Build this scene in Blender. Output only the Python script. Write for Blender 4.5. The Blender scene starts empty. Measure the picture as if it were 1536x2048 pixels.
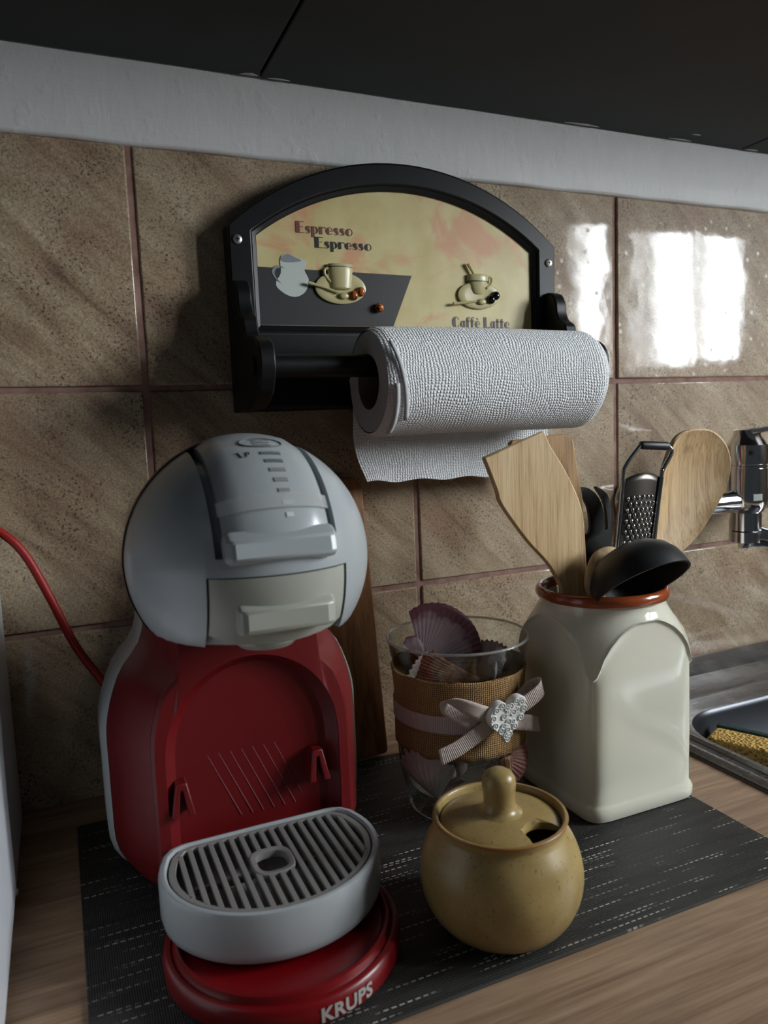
import bpy, bmesh, math, random
from mathutils import Vector, Matrix, Euler
from math import sin, cos, pi, radians, sqrt, atan2

random.seed(7)
scene = bpy.context.scene
COL = scene.collection

# ------------------------------------------------------------------ camera
CAM_POS = Vector((0.0, -0.6762, 0.3091))
R_ = Vector((0.91540, -0.40054, -0.04050)).normalized()
F_ = Vector((0.39419, 0.91217, -0.11170)).normalized()
U_ = R_.cross(F_).normalized()
R_ = F_.cross(U_).normalized()
cam_data = bpy.data.cameras.new('camera')
cam_data.sensor_fit = 'VERTICAL'
cam_data.sensor_height = 36.0
cam_data.sensor_width = 27.0
cam_data.lens = 1502.72 / 2048 * 36
cam_data.clip_start = 0.01
cam_data.clip_end = 50
cam_data.dof.use_dof = True
cam_data.dof.focus_distance = 0.62
cam_data.dof.aperture_fstop = 9.0
cam = bpy.data.objects.new('camera', cam_data)
COL.objects.link(cam)
cam.matrix_world = Matrix(((R_.x, U_.x, -F_.x, CAM_POS.x), (R_.y, U_.y, -F_.y, CAM_POS.y),
                           (R_.z, U_.z, -F_.z, CAM_POS.z), (0, 0, 0, 1)))
scene.camera = cam

# ------------------------------------------------------------------ world, window light, exposure
world = bpy.data.worlds.new('room_ambient')
scene.world = world
world.use_nodes = True
wbg = world.node_tree.nodes['Background']
wbg.inputs[0].default_value = (0.80, 0.92, 1.0, 1)
wbg.inputs[1].default_value = 0.026

WX, WY0, WY1, WZ0, WZ1 = 1.60, -1.42, -0.69, 0.43, 1.10     # the window opening in the right-hand wall
ld = bpy.data.lights.new('window_daylight', 'AREA')
ld.shape = 'RECTANGLE'
ld.size = WY1 - WY0
ld.size_y = WZ1 - WZ0
ld.energy = 58.0
ld.color = (0.90, 0.96, 1.0)
lo = bpy.data.objects.new('window_daylight', ld)
COL.objects.link(lo)
lo.location = (WX + 0.06, (WY0 + WY1) / 2, (WZ0 + WZ1) / 2)
lo.rotation_euler = (radians(90), 0, radians(90))

vs = scene.view_settings
vs.view_transform = 'Standard'
vs.look = 'None'
vs.exposure = 0.30
vs.gamma = 1.0
vs.use_curve_mapping = False

# ------------------------------------------------------------------ helpers
WO = {}          # world origin of every object made here


class MB:
    def __init__(s):
        s.v = []; s.f = []; s.uv = None

    def add(s, vs, fs):
        n = len(s.v)
        s.v += [tuple(p) for p in vs]
        s.f += [tuple(i + n for i in f) for f in fs]
        return s

    def box(s, x0, x1, y0, y1, z0, z1):
        v = [(x0, y0, z0), (x1, y0, z0), (x1, y1, z0), (x0, y1, z0), (x0, y0, z1), (x1, y0, z1), (x1, y1, z1), (x0, y1, z1)]
        f = [(0, 3, 2, 1), (4, 5, 6, 7), (0, 1, 5, 4), (1, 2, 6, 5), (2, 3, 7, 6), (3, 0, 4, 7)]
        return s.add(v, f)

    def loft(s, rings, cap0=True, cap1=True, closed=True):
        n = len(rings[0]); v = []; f = []
        for r in rings:
            v += [tuple(p) for p in r]
        m = n if closed else n - 1
        for i in range(len(rings) - 1):
            for j in range(m):
                k = (j + 1) % n
                f.append((i * n + j, i * n + k, (i + 1) * n + k, (i + 1) * n + j))
        if cap0: f.append(tuple(range(n))[::-1])
        if cap1: f.append(tuple(range((len(rings) - 1) * n, len(rings) * n)))
        return s.add(v, f)

    def lathe(s, prof, c=(0, 0, 0), n=48, cap0=True, cap1=True, sx=1, sy=1):
        rings = [[(c[0] + sx * r * cos(2 * pi * j / n), c[1] + sy * r * sin(2 * pi * j / n), c[2] + z) for j in range(n)] for r, z in prof]
        return s.loft(rings, cap0, cap1)

    def prism(s, out, a0, a1, fn):
        """outline of 2D points extruded from a0 to a1; fn(u, v, a) -> xyz"""
        n = len(out)
        v = [fn(u, w, a0) for u, w in out] + [fn(u, w, a1) for u, w in out]
        f = [tuple(range(n)), tuple(range(n, 2 * n))[::-1]]
        f += [(i, i + n, (i + 1) % n + n, (i + 1) % n) for i in range(n)]
        return s.add(v, f)

    def tube(s, path, rad, n=12, sq=1.0, closed=False):
        P = [Vector(p) for p in path]
        m = len(P)
        rr = rad if isinstance(rad, (list, tuple)) else [rad] * m
        T = []
        for i in range(m):
            if closed:
                t = P[(i + 1) % m] - P[i - 1]
            else:
                t = P[min(i + 1, m - 1)] - P[max(i - 1, 0)]
            T.append(t.normalized())
        ref = Vector((0, 0, 1)) if abs(T[0].z) < 0.9 else Vector((0, 1, 0))
        nrm = (ref - T[0] * ref.dot(T[0])).normalized()
        rings = []
        for i in range(m):
            nrm = (nrm - T[i] * nrm.dot(T[i])).normalized()
            b = T[i].cross(nrm)
            rings.append([P[i] + (nrm * cos(2 * pi * j / n) + b * sin(2 * pi * j / n) * sq) * rr[i] for j in range(n)])
        if closed:
            rings.append(rings[0])
            return s.loft(rings, False, False)
        return s.loft(rings)

    def ball(s, c, rx, ry, rz, nu=16, nv=10):
        rings = []
        for i in range(nv + 1):
            a = -pi / 2 + pi * i / nv
            k = max(cos(a), 0.02)
            rings.append([(c[0] + rx * k * cos(2 * pi * j / nu), c[1] + ry * k * sin(2 * pi * j / nu), c[2] + rz * sin(a)) for j in range(nu)])
        return s.loft(rings)

    def xform(s, fn):
        s.v = [tuple(fn(Vector(p))) for p in s.v]
        return s

    def merge(s, o):
        return s.add(o.v, o.f)


def recalc(me):
    bm = bmesh.new(); bm.from_mesh(me)
    bmesh.ops.recalc_face_normals(bm, faces=bm.faces)
    bm.to_mesh(me); bm.free()


def obj(name, mb, mat, parent=None, smooth=35, bevel=0, seg=2, subsurf=0, solid=0, uv=None, label=None, origin=None):
    """one mesh object from world-space vertices"""
    xs = [p[0] for p in mb.v]; ys = [p[1] for p in mb.v]; zs = [p[2] for p in mb.v]
    if parent is not None:
        o0 = WO[parent]
    elif origin is not None:
        o0 = Vector(origin)
    else:
        o0 = Vector(((min(xs) + max(xs)) / 2, (min(ys) + max(ys)) / 2, min(zs)))
    me = bpy.data.meshes.new(name)
    me.from_pydata([(p[0] - o0.x, p[1] - o0.y, p[2] - o0.z) for p in mb.v], [], mb.f)
    if uv:
        lay = me.uv_layers.new(name='UVMap')
        for poly in me.polygons:
            for li in poly.loop_indices:
                lay.data[li].uv = uv[me.loops[li].vertex_index]
    recalc(me)
    if smooth:
        for poly in me.polygons: poly.use_smooth = True
        me.set_sharp_from_angle(angle=radians(smooth))
    me.materials.append(mat)
    o = bpy.data.objects.new(name, me)
    COL.objects.link(o)
    if parent is not None:
        o.parent = parent
    else:
        o.location = o0
    WO[o] = o0
    if solid:
        m = o.modifiers.new('thickness', 'SOLIDIFY'); m.thickness = solid; m.offset = 0
    if bevel:
        m = o.modifiers.new('bevel', 'BEVEL'); m.width = bevel; m.segments = seg; m.limit_method = 'ANGLE'; m.angle_limit = radians(40); m.harden_normals = False
    if subsurf:
        m = o.modifiers.new('subd', 'SUBSURF'); m.levels = subsurf; m.render_levels = subsurf
    if label: o['label'] = label
    return o


def thing(name, loc, label, cat, group=None):
    o = bpy.data.objects.new(name, None)
    o.empty_display_size = 0.02
    COL.objects.link(o)
    o.location = loc
    WO[o] = Vector(loc)
    tag(o, label, cat, group)
    return o


def tag(o, label, cat, group=None):
    o['label'] = label; o['category'] = cat
    if group: o['group'] = group
    return o


def struct(o, label=None, cat=None):
    o['kind'] = 'structure'
    if label: o['label'] = label
    if cat: o['category'] = cat
    return o


def arc(cx, cz, r, a0, a1, n, rz=None):
    rz = r if rz is None else rz
    return [(cx + r * cos(radians(a0 + (a1 - a0) * i / n)), cz + rz * sin(radians(a0 + (a1 - a0) * i / n))) for i in range(n + 1)]


def spline(pts, n, closed=False):
    """Catmull-Rom through pts, n samples per span"""
    P = [Vector(p) for p in pts]; m = len(P); out = []
    for i in range(m if closed else m - 1):
        p0 = P[(i - 1) % m] if closed or i > 0 else P[0] * 2 - P[1]
        p1 = P[i]; p2 = P[(i + 1) % m]
        p3 = P[(i + 2) % m] if closed or i + 2 < m else P[-1] * 2 - P[-2]
        for k in range(n):
            t = k / n
            out.append(0.5 * ((2 * p1) + (p2 - p0) * t + (2 * p0 - 5 * p1 + 4 * p2 - p3) * t * t + (3 * p1 - p0 - 3 * p2 + p3) * t ** 3))
    if not closed: out.append(P[-1])
    return [tuple(p) for p in out]


def resample(pts, n):
    """n points evenly along an open polyline"""
    P = [Vector(p) for p in pts]
    d = [0]
    for a, b in zip(P, P[1:]): d.append(d[-1] + (b - a).length)
    out = []; k = 0
    for i in range(n):
        t = d[-1] * i / (n - 1)
        while k < len(P) - 2 and d[k + 1] < t: k += 1
        s = (t - d[k]) / max(d[k + 1] - d[k], 1e-9)
        out.append(tuple(P[k].lerp(P[k + 1], min(max(s, 0), 1))))
    return out


XZ = lambda u, v, a: (u, a, v)      # outline in x,z extruded along y
XY = lambda u, v, a: (u, v, a)
YZ = lambda u, v, a: (a, u, v)


# ------------------------------------------------------------------ materials
def lin(r, g, b):
    f = lambda c: (c / 255 / 12.92) if c / 255 <= 0.04045 else ((c / 255 + 0.055) / 1.055) ** 2.4
    return (f(r), f(g), f(b), 1)


class NT:
    def __init__(s, m):
        s.t = m.node_tree; s.n = s.t.nodes; s.b = s.n['Principled BSDF']; s.o = s.n['Material Output']

    def node(s, typ, **kw):
        n = s.n.new(typ)
        for k, v in kw.items():
            if k.startswith('i_'):
                n.inputs[k[2:].replace('_', ' ')].default_value = v
            else:
                setattr(n, k, v)
        return n

    def l(s, a, b): s.t.links.new(a, b)

    def coord(s, kind='Object', scale=(1, 1, 1), rot=(0, 0, 0), rnd=0):
        tc = s.node('ShaderNodeTexCoord')
        mp = s.node('ShaderNodeMapping')
        mp.inputs['Scale'].default_value = scale
        mp.inputs['Rotation'].default_value = rot
        src = tc.outputs[kind]
        if rnd:
            oi = s.node('ShaderNodeObjectInfo')
            mu = s.node('ShaderNodeMath', operation='MULTIPLY'); mu.inputs[1].default_value = rnd
            s.l(oi.outputs['Random'], mu.inputs[0])
            ad = s.node('ShaderNodeVectorMath', operation='ADD')
            s.l(src, ad.inputs[0]); s.l(mu.outputs[0], ad.inputs[1])
            src = ad.outputs[0]
        s.l(src, mp.inputs['Vector'])
        return mp.outputs[0]

    def noise(s, vec, scale, detail=4, rough=0.5, dist=0):
        n = s.node('ShaderNodeTexNoise')
        n.inputs['Scale'].default_value = scale; n.inputs['Detail'].default_value = detail
        n.inputs['Roughness'].default_value = rough; n.inputs['Distortion'].default_value = dist
        s.l(vec, n.inputs['Vector'])
        return n.outputs['Fac']

    def voro(s, vec, scale, feature='F1', rand=1.0):
        n = s.node('ShaderNodeTexVoronoi', feature=feature)
        n.inputs['Scale'].default_value = scale; n.inputs['Randomness'].default_value = rand
        s.l(vec, n.inputs['Vector'])
        return n.outputs['Distance']

    def ramp(s, fac, stops, interp='LINEAR'):
        n = s.node('ShaderNodeValToRGB')
        cr = n.color_ramp; cr.interpolation = interp
        while len(cr.elements) < len(stops): cr.elements.new(0.5)
        for e, (p, c) in zip(cr.elements, stops):
            e.position = p
            e.color = c if len(c) == 4 else (*c, 1)
        s.l(fac, n.inputs[0])
        return n.outputs[0]

    def mix(s, fac, a, b, mode='MIX'):
        n = s.node('ShaderNodeMix', data_type='RGBA', blend_type=mode)
        for sock, val in ((n.inputs[0], fac), (n.inputs[6], a), (n.inputs[7], b)):
            if hasattr(val, 'links'): s.l(val, sock)
            else: sock.default_value = val
        return n.outputs[2]

    def math(s, op, a, b=0.0, c=None, clamp=False):
        n = s.node('ShaderNodeMath', operation=op, use_clamp=clamp)
        for sock, val in zip(n.inputs, (a, b) if c is None else (a, b, c)):
            if hasattr(val, 'links'): s.l(val, sock)
            else: sock.default_value = val
        return n.outputs[0]

    def bump(s, h, strength=0.3, dist=0.001):
        n = s.node('ShaderNodeBump')
        n.inputs['Strength'].default_value = strength; n.inputs['Distance'].default_value = dist
        s.l(h, n.inputs['Height'])
        s.l(n.outputs[0], s.b.inputs['Normal'])
        return n

    def color(s, c): s.l(c, s.b.inputs['Base Color'])

    def rough(s, c): s.l(c, s.b.inputs['Roughness'])


def mat(name, base=(0.5, 0.5, 0.5, 1), rough=0.5, metal=0.0, coat=0.0, spec=0.5, fn=None, sheen=0, sss=0):
    m = bpy.data.materials.new(name)
    m.use_nodes = True
    t = NT(m)
    t.b.inputs['Base Color'].default_value = base
    t.b.inputs['Roughness'].default_value = rough
    t.b.inputs['Metallic'].default_value = metal
    t.b.inputs['Coat Weight'].default_value = coat
    t.b.inputs['Coat Roughness'].default_value = 0.05
    t.b.inputs['Specular IOR Level'].default_value = spec
    if sheen: t.b.inputs['Sheen Weight'].default_value = sheen
    if fn: fn(t)
    return m


def f_tile(t):
    v = t.coord(scale=(1, 1, 1), rnd=23.0)
    mp = t.node('ShaderNodeMapping'); mp.inputs['Rotation'].default_value = (0, radians(-42), 0); t.l(v, mp.inputs['Vector'])
    mp2 = t.node('ShaderNodeMapping'); mp2.inputs['Scale'].default_value = (6, 20, 46); t.l(mp.outputs[0], mp2.inputs['Vector'])
    streak = t.noise(mp2.outputs[0], 1.0, 6, 0.62, 0.6)
    cloud = t.noise(v, 9.0, 4, 0.55, 0.4)
    f = t.math('ADD', t.math('MULTIPLY', streak, 0.62), t.math('MULTIPLY', cloud, 0.45))
    c = t.ramp(f, [(0.36, lin(130, 108, 88)), (0.46, lin(168, 146, 120)), (0.56, lin(190, 171, 144)), (0.68, lin(210, 193, 168))])
    pink = t.ramp(t.noise(v, 14.0, 3, 0.5), [(0.5, (0, 0, 0, 1)), (0.72, (1, 1, 1, 1))])
    c = t.mix(t.math('MULTIPLY', pink, 0.35), c, lin(172, 128, 106))
    grain = t.noise(v, 620.0, 3, 0.6)
    c = t.mix(0.5, c, t.ramp(grain, [(0.35, lin(105, 90, 74)), (0.65, lin(255, 250, 240))]), 'MULTIPLY')
    patch = t.ramp(t.noise(v, 22, 3), [(0.42, (0.25, 0.25, 0.25, 1)), (0.62, (1, 1, 1, 1))])
    sp = t.ramp(t.noise(v, 400.0, 2, 0.5), [(0.57, (0, 0, 0, 1)), (0.64, (1, 1, 1, 1))])
    c = t.mix(t.math('MULTIPLY', t.math('MULTIPLY', sp, patch), 0.75), c, lin(62, 48, 36))
    dots = t.ramp(t.voro(v, 130.0), [(0.10, (1, 1, 1, 1)), (0.16, (0, 0, 0, 1))])
    c = t.mix(t.math('MULTIPLY', dots, t.math('MULTIPLY', patch, 0.45)), c, lin(70, 52, 40))
    t.color(c)
    t.rough(t.ramp(t.voro(v, 70.0), [(0.10, (0.26,) * 3), (0.2, (0.055,) * 3)]))
    t.b.inputs['Coat Roughness'].default_value = 0.52
    wob = t.noise(v, 26.0, 2, 0.4)
    h = t.math('ADD', t.math('MULTIPLY', wob, 1.0), t.math('MULTIPLY', grain, 0.035))
    t.bump(h, 0.14, 0.0022)


def f_plaster(t):
    v = t.coord()
    mp = t.node('ShaderNodeMapping'); mp.inputs['Scale'].default_value = (30, 30, 9); t.l(v, mp.inputs['Vector'])
    a = t.noise(mp.outputs[0], 3.0, 5, 0.6, 0.5)
    mp2 = t.node('ShaderNodeMapping'); mp2.inputs['Scale'].default_value = (30, 60, 500); t.l(v, mp2.inputs['Vector'])
    b = t.noise(mp2.outputs[0], 1.0, 3)
    lump = t.ramp(t.noise(v, 70, 2), [(0.60, (0, 0, 0, 1)), (0.72, (1, 1, 1, 1))])
    h = t.math('ADD', t.math('MULTIPLY', a, 0.8), t.math('ADD', t.math('MULTIPLY', b, 0.25), t.math('MULTIPLY', lump, 0.5)))
    t.bump(h, 0.35, 0.0014)
    t.color(t.mix(a, lin(214, 214, 212), lin(228, 228, 226)))


def f_wood(c0, c1, c2, along='x', scale=1.0, bumps=0.15):
    def fn(t):
        v = t.coord(rnd=5.0)
        s = {'x': (5, 60, 60), 'z': (60, 60, 5), 'y': (60, 5, 60)}[along]
        mp = t.node('ShaderNodeMapping'); mp.inputs['Scale'].default_value = tuple(k * scale for k in s); t.l(v, mp.inputs['Vector'])
        a = t.noise(mp.outputs[0], 1.0, 5, 0.6, 0.8)
        fine = {'x': (14, 420, 420), 'z': (420, 420, 14), 'y': (420, 14, 420)}[along]
        mp2 = t.node('ShaderNodeMapping'); mp2.inputs['Scale'].default_value = tuple(k * scale for k in fine); t.l(v, mp2.inputs['Vector'])
        b = t.noise(mp2.outputs[0], 1.0, 3, 0.6)
        f = t.math('ADD', t.math('MULTIPLY', a, 0.6), t.math('MULTIPLY', b, 0.4))
        c = t.ramp(f, [(0.36, c0), (0.5, c1), (0.64, c2)])
        t.color(c)
        t.bump(b, bumps, 0.0006)
    return fn


def f_mat(t):
    v = t.coord()
    sep = t.node('ShaderNodeSeparateXYZ'); t.l(v, sep.inputs[0])
    w1 = t.node('ShaderNodeTexWave', wave_type='BANDS', bands_direction='X'); w1.inputs['Scale'].default_value = 230; t.l(v, w1.inputs['Vector'])
    w2 = t.node('ShaderNodeTexWave', wave_type='BANDS', bands_direction='Y'); w2.inputs['Scale'].default_value = 170; t.l(v, w2.inputs['Vector'])
    weave = t.math('MULTIPLY', w1.outputs['Fac'], w2.outputs['Fac'])
    # pale weft threads: thin rows along x, broken into dashes
    yr = t.math('MULTIPLY', sep.outputs[1], 400.0)
    row = t.math('FLOOR', yr)
    wn = t.node('ShaderNodeTexWhiteNoise', noise_dimensions='1D'); t.l(row, wn.inputs['W'])
    fr = t.math('FRACT', yr)
    line = t.math('MULTIPLY', t.math('GREATER_THAN', fr, 0.34), t.math('LESS_THAN', fr, 0.62))
    dash = t.math('LESS_THAN', t.math('FRACT', t.math('MULTIPLY_ADD', sep.outputs[0], 210.0, t.math('MULTIPLY', wn.outputs['Value'], 9.0))), 0.62)
    cmb = t.node('ShaderNodeCombineXYZ'); t.l(t.math('MULTIPLY', sep.outputs[0], 16.0), cmb.inputs[0]); t.l(t.math('MULTIPLY', row, 0.83), cmb.inputs[1])
    seg = t.ramp(t.noise(cmb.outputs[0], 1.0, 2, 0.5), [(0.57, (0, 0, 0, 1)), (0.66, (1, 1, 1, 1))])
    dash = t.math('MULTIPLY', t.math('MULTIPLY', line, dash), seg)
    mpb = t.node('ShaderNodeMapping'); mpb.inputs['Scale'].default_value = (12, 120, 1); t.l(v, mpb.inputs['Vector'])
    band = t.noise(mpb.outputs[0], 1.0, 2, 0.5)
    c = t.mix(weave, lin(34, 33, 31), lin(72, 70, 66))
    dark = t.ramp(band, [(0.42, (1, 1, 1, 1)), (0.5, (0, 0, 0, 1))])
    c = t.mix(t.math('MULTIPLY', dark, 0.5), c, lin(22, 21, 20))
    c = t.mix(dash, c, lin(214, 210, 200))
    t.color(c)
    t.bump(t.math('ADD', weave, t.math('MULTIPLY', dash, 0.6)), 0.5, 0.0008)


def f_speckle(c, dark, scale=260, thr=0.66, amt=0.7, mott=(1, 1, 1, 1)):
    def fn(t):
        v = t.coord()
        n = t.ramp(t.noise(v, scale, 2), [(thr, (0, 0, 0, 1)), (thr + 0.06, (1, 1, 1, 1))])
        m = t.noise(v, 28, 4, 0.6)
        col = t.mix(t.ramp(m, [(0.35, (0, 0, 0, 1)), (0.65, (1, 1, 1, 1))]), c, mott if mott != (1, 1, 1, 1) else c)
        t.color(t.mix(t.math('MULTIPLY', n, amt), col, dark))
    return fn


def f_towel(t):
    tc = t.node('ShaderNodeTexCoord')
    mp = t.node('ShaderNodeMapping'); mp.inputs['Scale'].default_value = (390, 390, 390); 
    nz = t.node('ShaderNodeTexNoise'); nz.inputs['Scale'].default_value = 34.0; nz.inputs['Detail'].default_value = 0.0; t.l(tc.outputs['UV'], nz.inputs['Vector'])
    wp = t.node('ShaderNodeVectorMath', operation='MULTIPLY_ADD'); wp.inputs[1].default_value = (0.009,) * 3
    t.l(nz.outputs['Color'], wp.inputs[0]); t.l(tc.outputs['UV'], wp.inputs[2]); t.l(wp.outputs[0], mp.inputs['Vector'])
    vo = t.node('ShaderNodeTexVoronoi', feature='F1', voronoi_dimensions='2D'); vo.inputs['Scale'].default_value = 1.0; vo.inputs['Randomness'].default_value = 0.28
    t.l(mp.outputs[0], vo.inputs['Vector'])
    d = t.ramp(vo.outputs['Distance'], [(0.15, (1, 1, 1, 1)), (0.5, (0, 0, 0, 1))])
    t.bump(d, 0.75, 0.0011)
    t.color(t.mix(d, lin(226, 228, 229), lin(246, 247, 248)))


def f_burlap(t):
    tc = t.node('ShaderNodeTexCoord')
    nz = t.node('ShaderNodeTexNoise'); nz.inputs['Scale'].default_value = 160; t.l(tc.outputs['UV'], nz.inputs['Vector'])
    ad = t.node('ShaderNodeVectorMath', operation='MULTIPLY_ADD'); ad.inputs[1].default_value = (0.0009,) * 3
    t.l(nz.outputs['Color'], ad.inputs[0]); t.l(tc.outputs['UV'], ad.inputs[2])
    ck = t.node('ShaderNodeTexChecker'); ck.inputs['Scale'].default_value = 620; t.l(ad.outputs[0], ck.inputs['Vector'])
    sep = t.node('ShaderNodeSeparateXYZ'); t.l(ad.outputs[0], sep.inputs[0])
    k = 620 * pi
    sx = t.math('ABSOLUTE', t.math('SINE', t.math('MULTIPLY', sep.outputs[0], k)))
    sy = t.math('ABSOLUTE', t.math('SINE', t.math('MULTIPLY', sep.outputs[1], k)))
    hx = t.math('MULTIPLY', t.math('POWER', sx, 0.6), t.math('ADD', t.math('MULTIPLY', sy, 0.35), 0.65))
    hy = t.math('MULTIPLY', t.math('POWER', sy, 0.6), t.math('ADD', t.math('MULTIPLY', sx, 0.35), 0.65))
    h = t.node('ShaderNodeMix', data_type='FLOAT'); t.l(ck.outputs['Fac'], h.inputs[0]); t.l(hx, h.inputs[2]); t.l(hy, h.inputs[3])
    hh = h.outputs[0]
    t.bump(hh, 0.9, 0.0010)
    c = t.ramp(hh, [(0.15, lin(66, 44, 22)), (0.55, lin(150, 112, 66)), (0.95, lin(194, 156, 104))])
    t.color(c)


def f_ribbon(t):
    tc = t.node('ShaderNodeTexCoord')
    sep = t.node('ShaderNodeSeparateXYZ'); t.l(tc.outputs['UV'], sep.inputs[0])
    s = t.math('SINE', t.math('MULTIPLY', sep.outputs[0], 2 * pi / 0.0014))
    t.bump(s, 0.5, 0.0003)
    t.color(t.ramp(t.math('MULTIPLY_ADD', s, 0.5, 0.5), [(0, lin(168, 150, 142)), (1, lin(212, 197, 189))]))


def f_shell(c_in, c_mid, c_edge, stripe, nstripe, p=(0.35, 0.75, 0.95), samt=0.5, ring=0.0):
    def fn(t):
        tc = t.node('ShaderNodeTexCoord')
        sep = t.node('ShaderNodeSeparateXYZ'); t.l(tc.outputs['UV'], sep.inputs[0])
        nz = t.node('ShaderNodeTexNoise'); nz.inputs['Scale'].default_value = 9; t.l(tc.outputs['UV'], nz.inputs['Vector'])
        vv = t.math('ADD', sep.outputs[1], t.math('MULTIPLY', t.math('SUBTRACT', nz.outputs['Fac'], 0.5), 0.35))
        c = t.ramp(vv, [(p[0], c_in), (p[1], c_mid), (p[2], c_edge)])
        s = t.math('MULTIPLY_ADD', t.math('SINE', t.math('MULTIPLY', sep.outputs[0], 2 * pi * nstripe)), 0.5, 0.5)
        c = t.mix(t.math('MULTIPLY', s, samt), c, stripe)
        if ring:
            r = t.math('MULTIPLY_ADD', t.math('SINE', t.math('MULTIPLY', vv, 2 * pi * ring)), 0.5, 0.5)
            c = t.mix(t.math('MULTIPLY', t.math('POWER', r, 3.0), 0.6), c, stripe)
        t.color(c)
    return fn


def f_print(t):
    v = t.coord()
    a = t.noise(v, 16, 4, 0.55, 0.6)
    c = t.ramp(t.noise(v, 30, 3), [(0.3, lin(200, 182, 122)), (0.7, lin(220, 206, 154))])
    pk = t.ramp(a, [(0.53, (0, 0, 0, 1)), (0.62, (1, 1, 1, 1))])
    c = t.mix(t.math('MULTIPLY', pk, 0.75), c, lin(214, 150, 116))
    sp = t.ramp(t.noise(v, 300, 2), [(0.75, (0, 0, 0, 1)), (0.8, (1, 1, 1, 1))])
    t.color(t.mix(t.math('MULTIPLY', sp, 0.3), c, lin(110, 90, 60)))


def f_brush(t):
    v = t.coord()
    mp = t.node('ShaderNodeMapping'); mp.inputs['Scale'].default_value = (6, 160, 160); t.l(v, mp.inputs['Vector'])
    n = t.noise(mp.outputs[0], 2.0, 3)
    t.rough(t.ramp(n, [(0.3, (0.22,) * 3), (0.7, (0.42,) * 3)]))
    lime = t.ramp(t.noise(v, 26, 4, 0.65), [(0.5, (0, 0, 0, 1)), (0.7, (1, 1, 1, 1))])
    t.color(t.mix(t.math('MULTIPLY', lime, 0.4), lin(118, 118, 120), lin(176, 176, 174)))


def f_sponge(t):
    v = t.coord()
    n = t.voro(v, 330)
    t.bump(n, 0.9, 0.0025)
    t.color(t.ramp(n, [(0.1, lin(120, 88, 34)), (0.5, lin(216, 176, 98))]))


def f_bean(t):
    v = t.coord()
    n = t.ramp(t.noise(v, 420, 2), [(0.52, (0, 0, 0, 1)), (0.6, (1, 1, 1, 1))])
    t.color(t.mix(n, lin(176, 96, 44), lin(40, 20, 10)))


def glass_mat(name, tint=(0.97, 0.985, 0.98, 1), ior=1.5):
    m = bpy.data.materials.new(name); m.use_nodes = True
    nt = m.node_tree; n = nt.nodes; n.clear()
    out = n.new('ShaderNodeOutputMaterial'); tr = n.new('ShaderNodeBsdfTransparent'); gl = n.new('ShaderNodeBsdfGlossy')
    lw = n.new('ShaderNodeLayerWeight'); lw.inputs[0].default_value = 0.5; mx = n.new('ShaderNodeMixShader')
    pw = n.new('ShaderNodeMath'); pw.operation = 'POWER'; pw.inputs[1].default_value = 3.2
    ma = n.new('ShaderNodeMath'); ma.operation = 'MULTIPLY_ADD'; ma.inputs[1].default_value = 0.9; ma.inputs[2].default_value = ((ior - 1) / (ior + 1)) ** 2 * 1.2
    tr.inputs[0].default_value = tint; gl.inputs['Roughness'].default_value = 0.01
    nt.links.new(lw.outputs['Facing'], pw.inputs[0]); nt.links.new(pw.outputs[0], ma.inputs[0])
    cr = n.new('ShaderNodeMix'); cr.data_type = 'RGBA'
    cr.inputs[6].default_value = tint; cr.inputs[7].default_value = (tint[0] * 0.45, tint[1] * 0.47, tint[2] * 0.47, 1)
    nt.links.new(pw.outputs[0], cr.inputs[0]); nt.links.new(cr.outputs[2], tr.inputs[0])
    nt.links.new(ma.outputs[0], mx.inputs[0]); nt.links.new(tr.outputs[0], mx.inputs[1]); nt.links.new(gl.outputs[0], mx.inputs[2])
    nt.links.new(mx.outputs[0], out.inputs[0])
    return m


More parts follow.
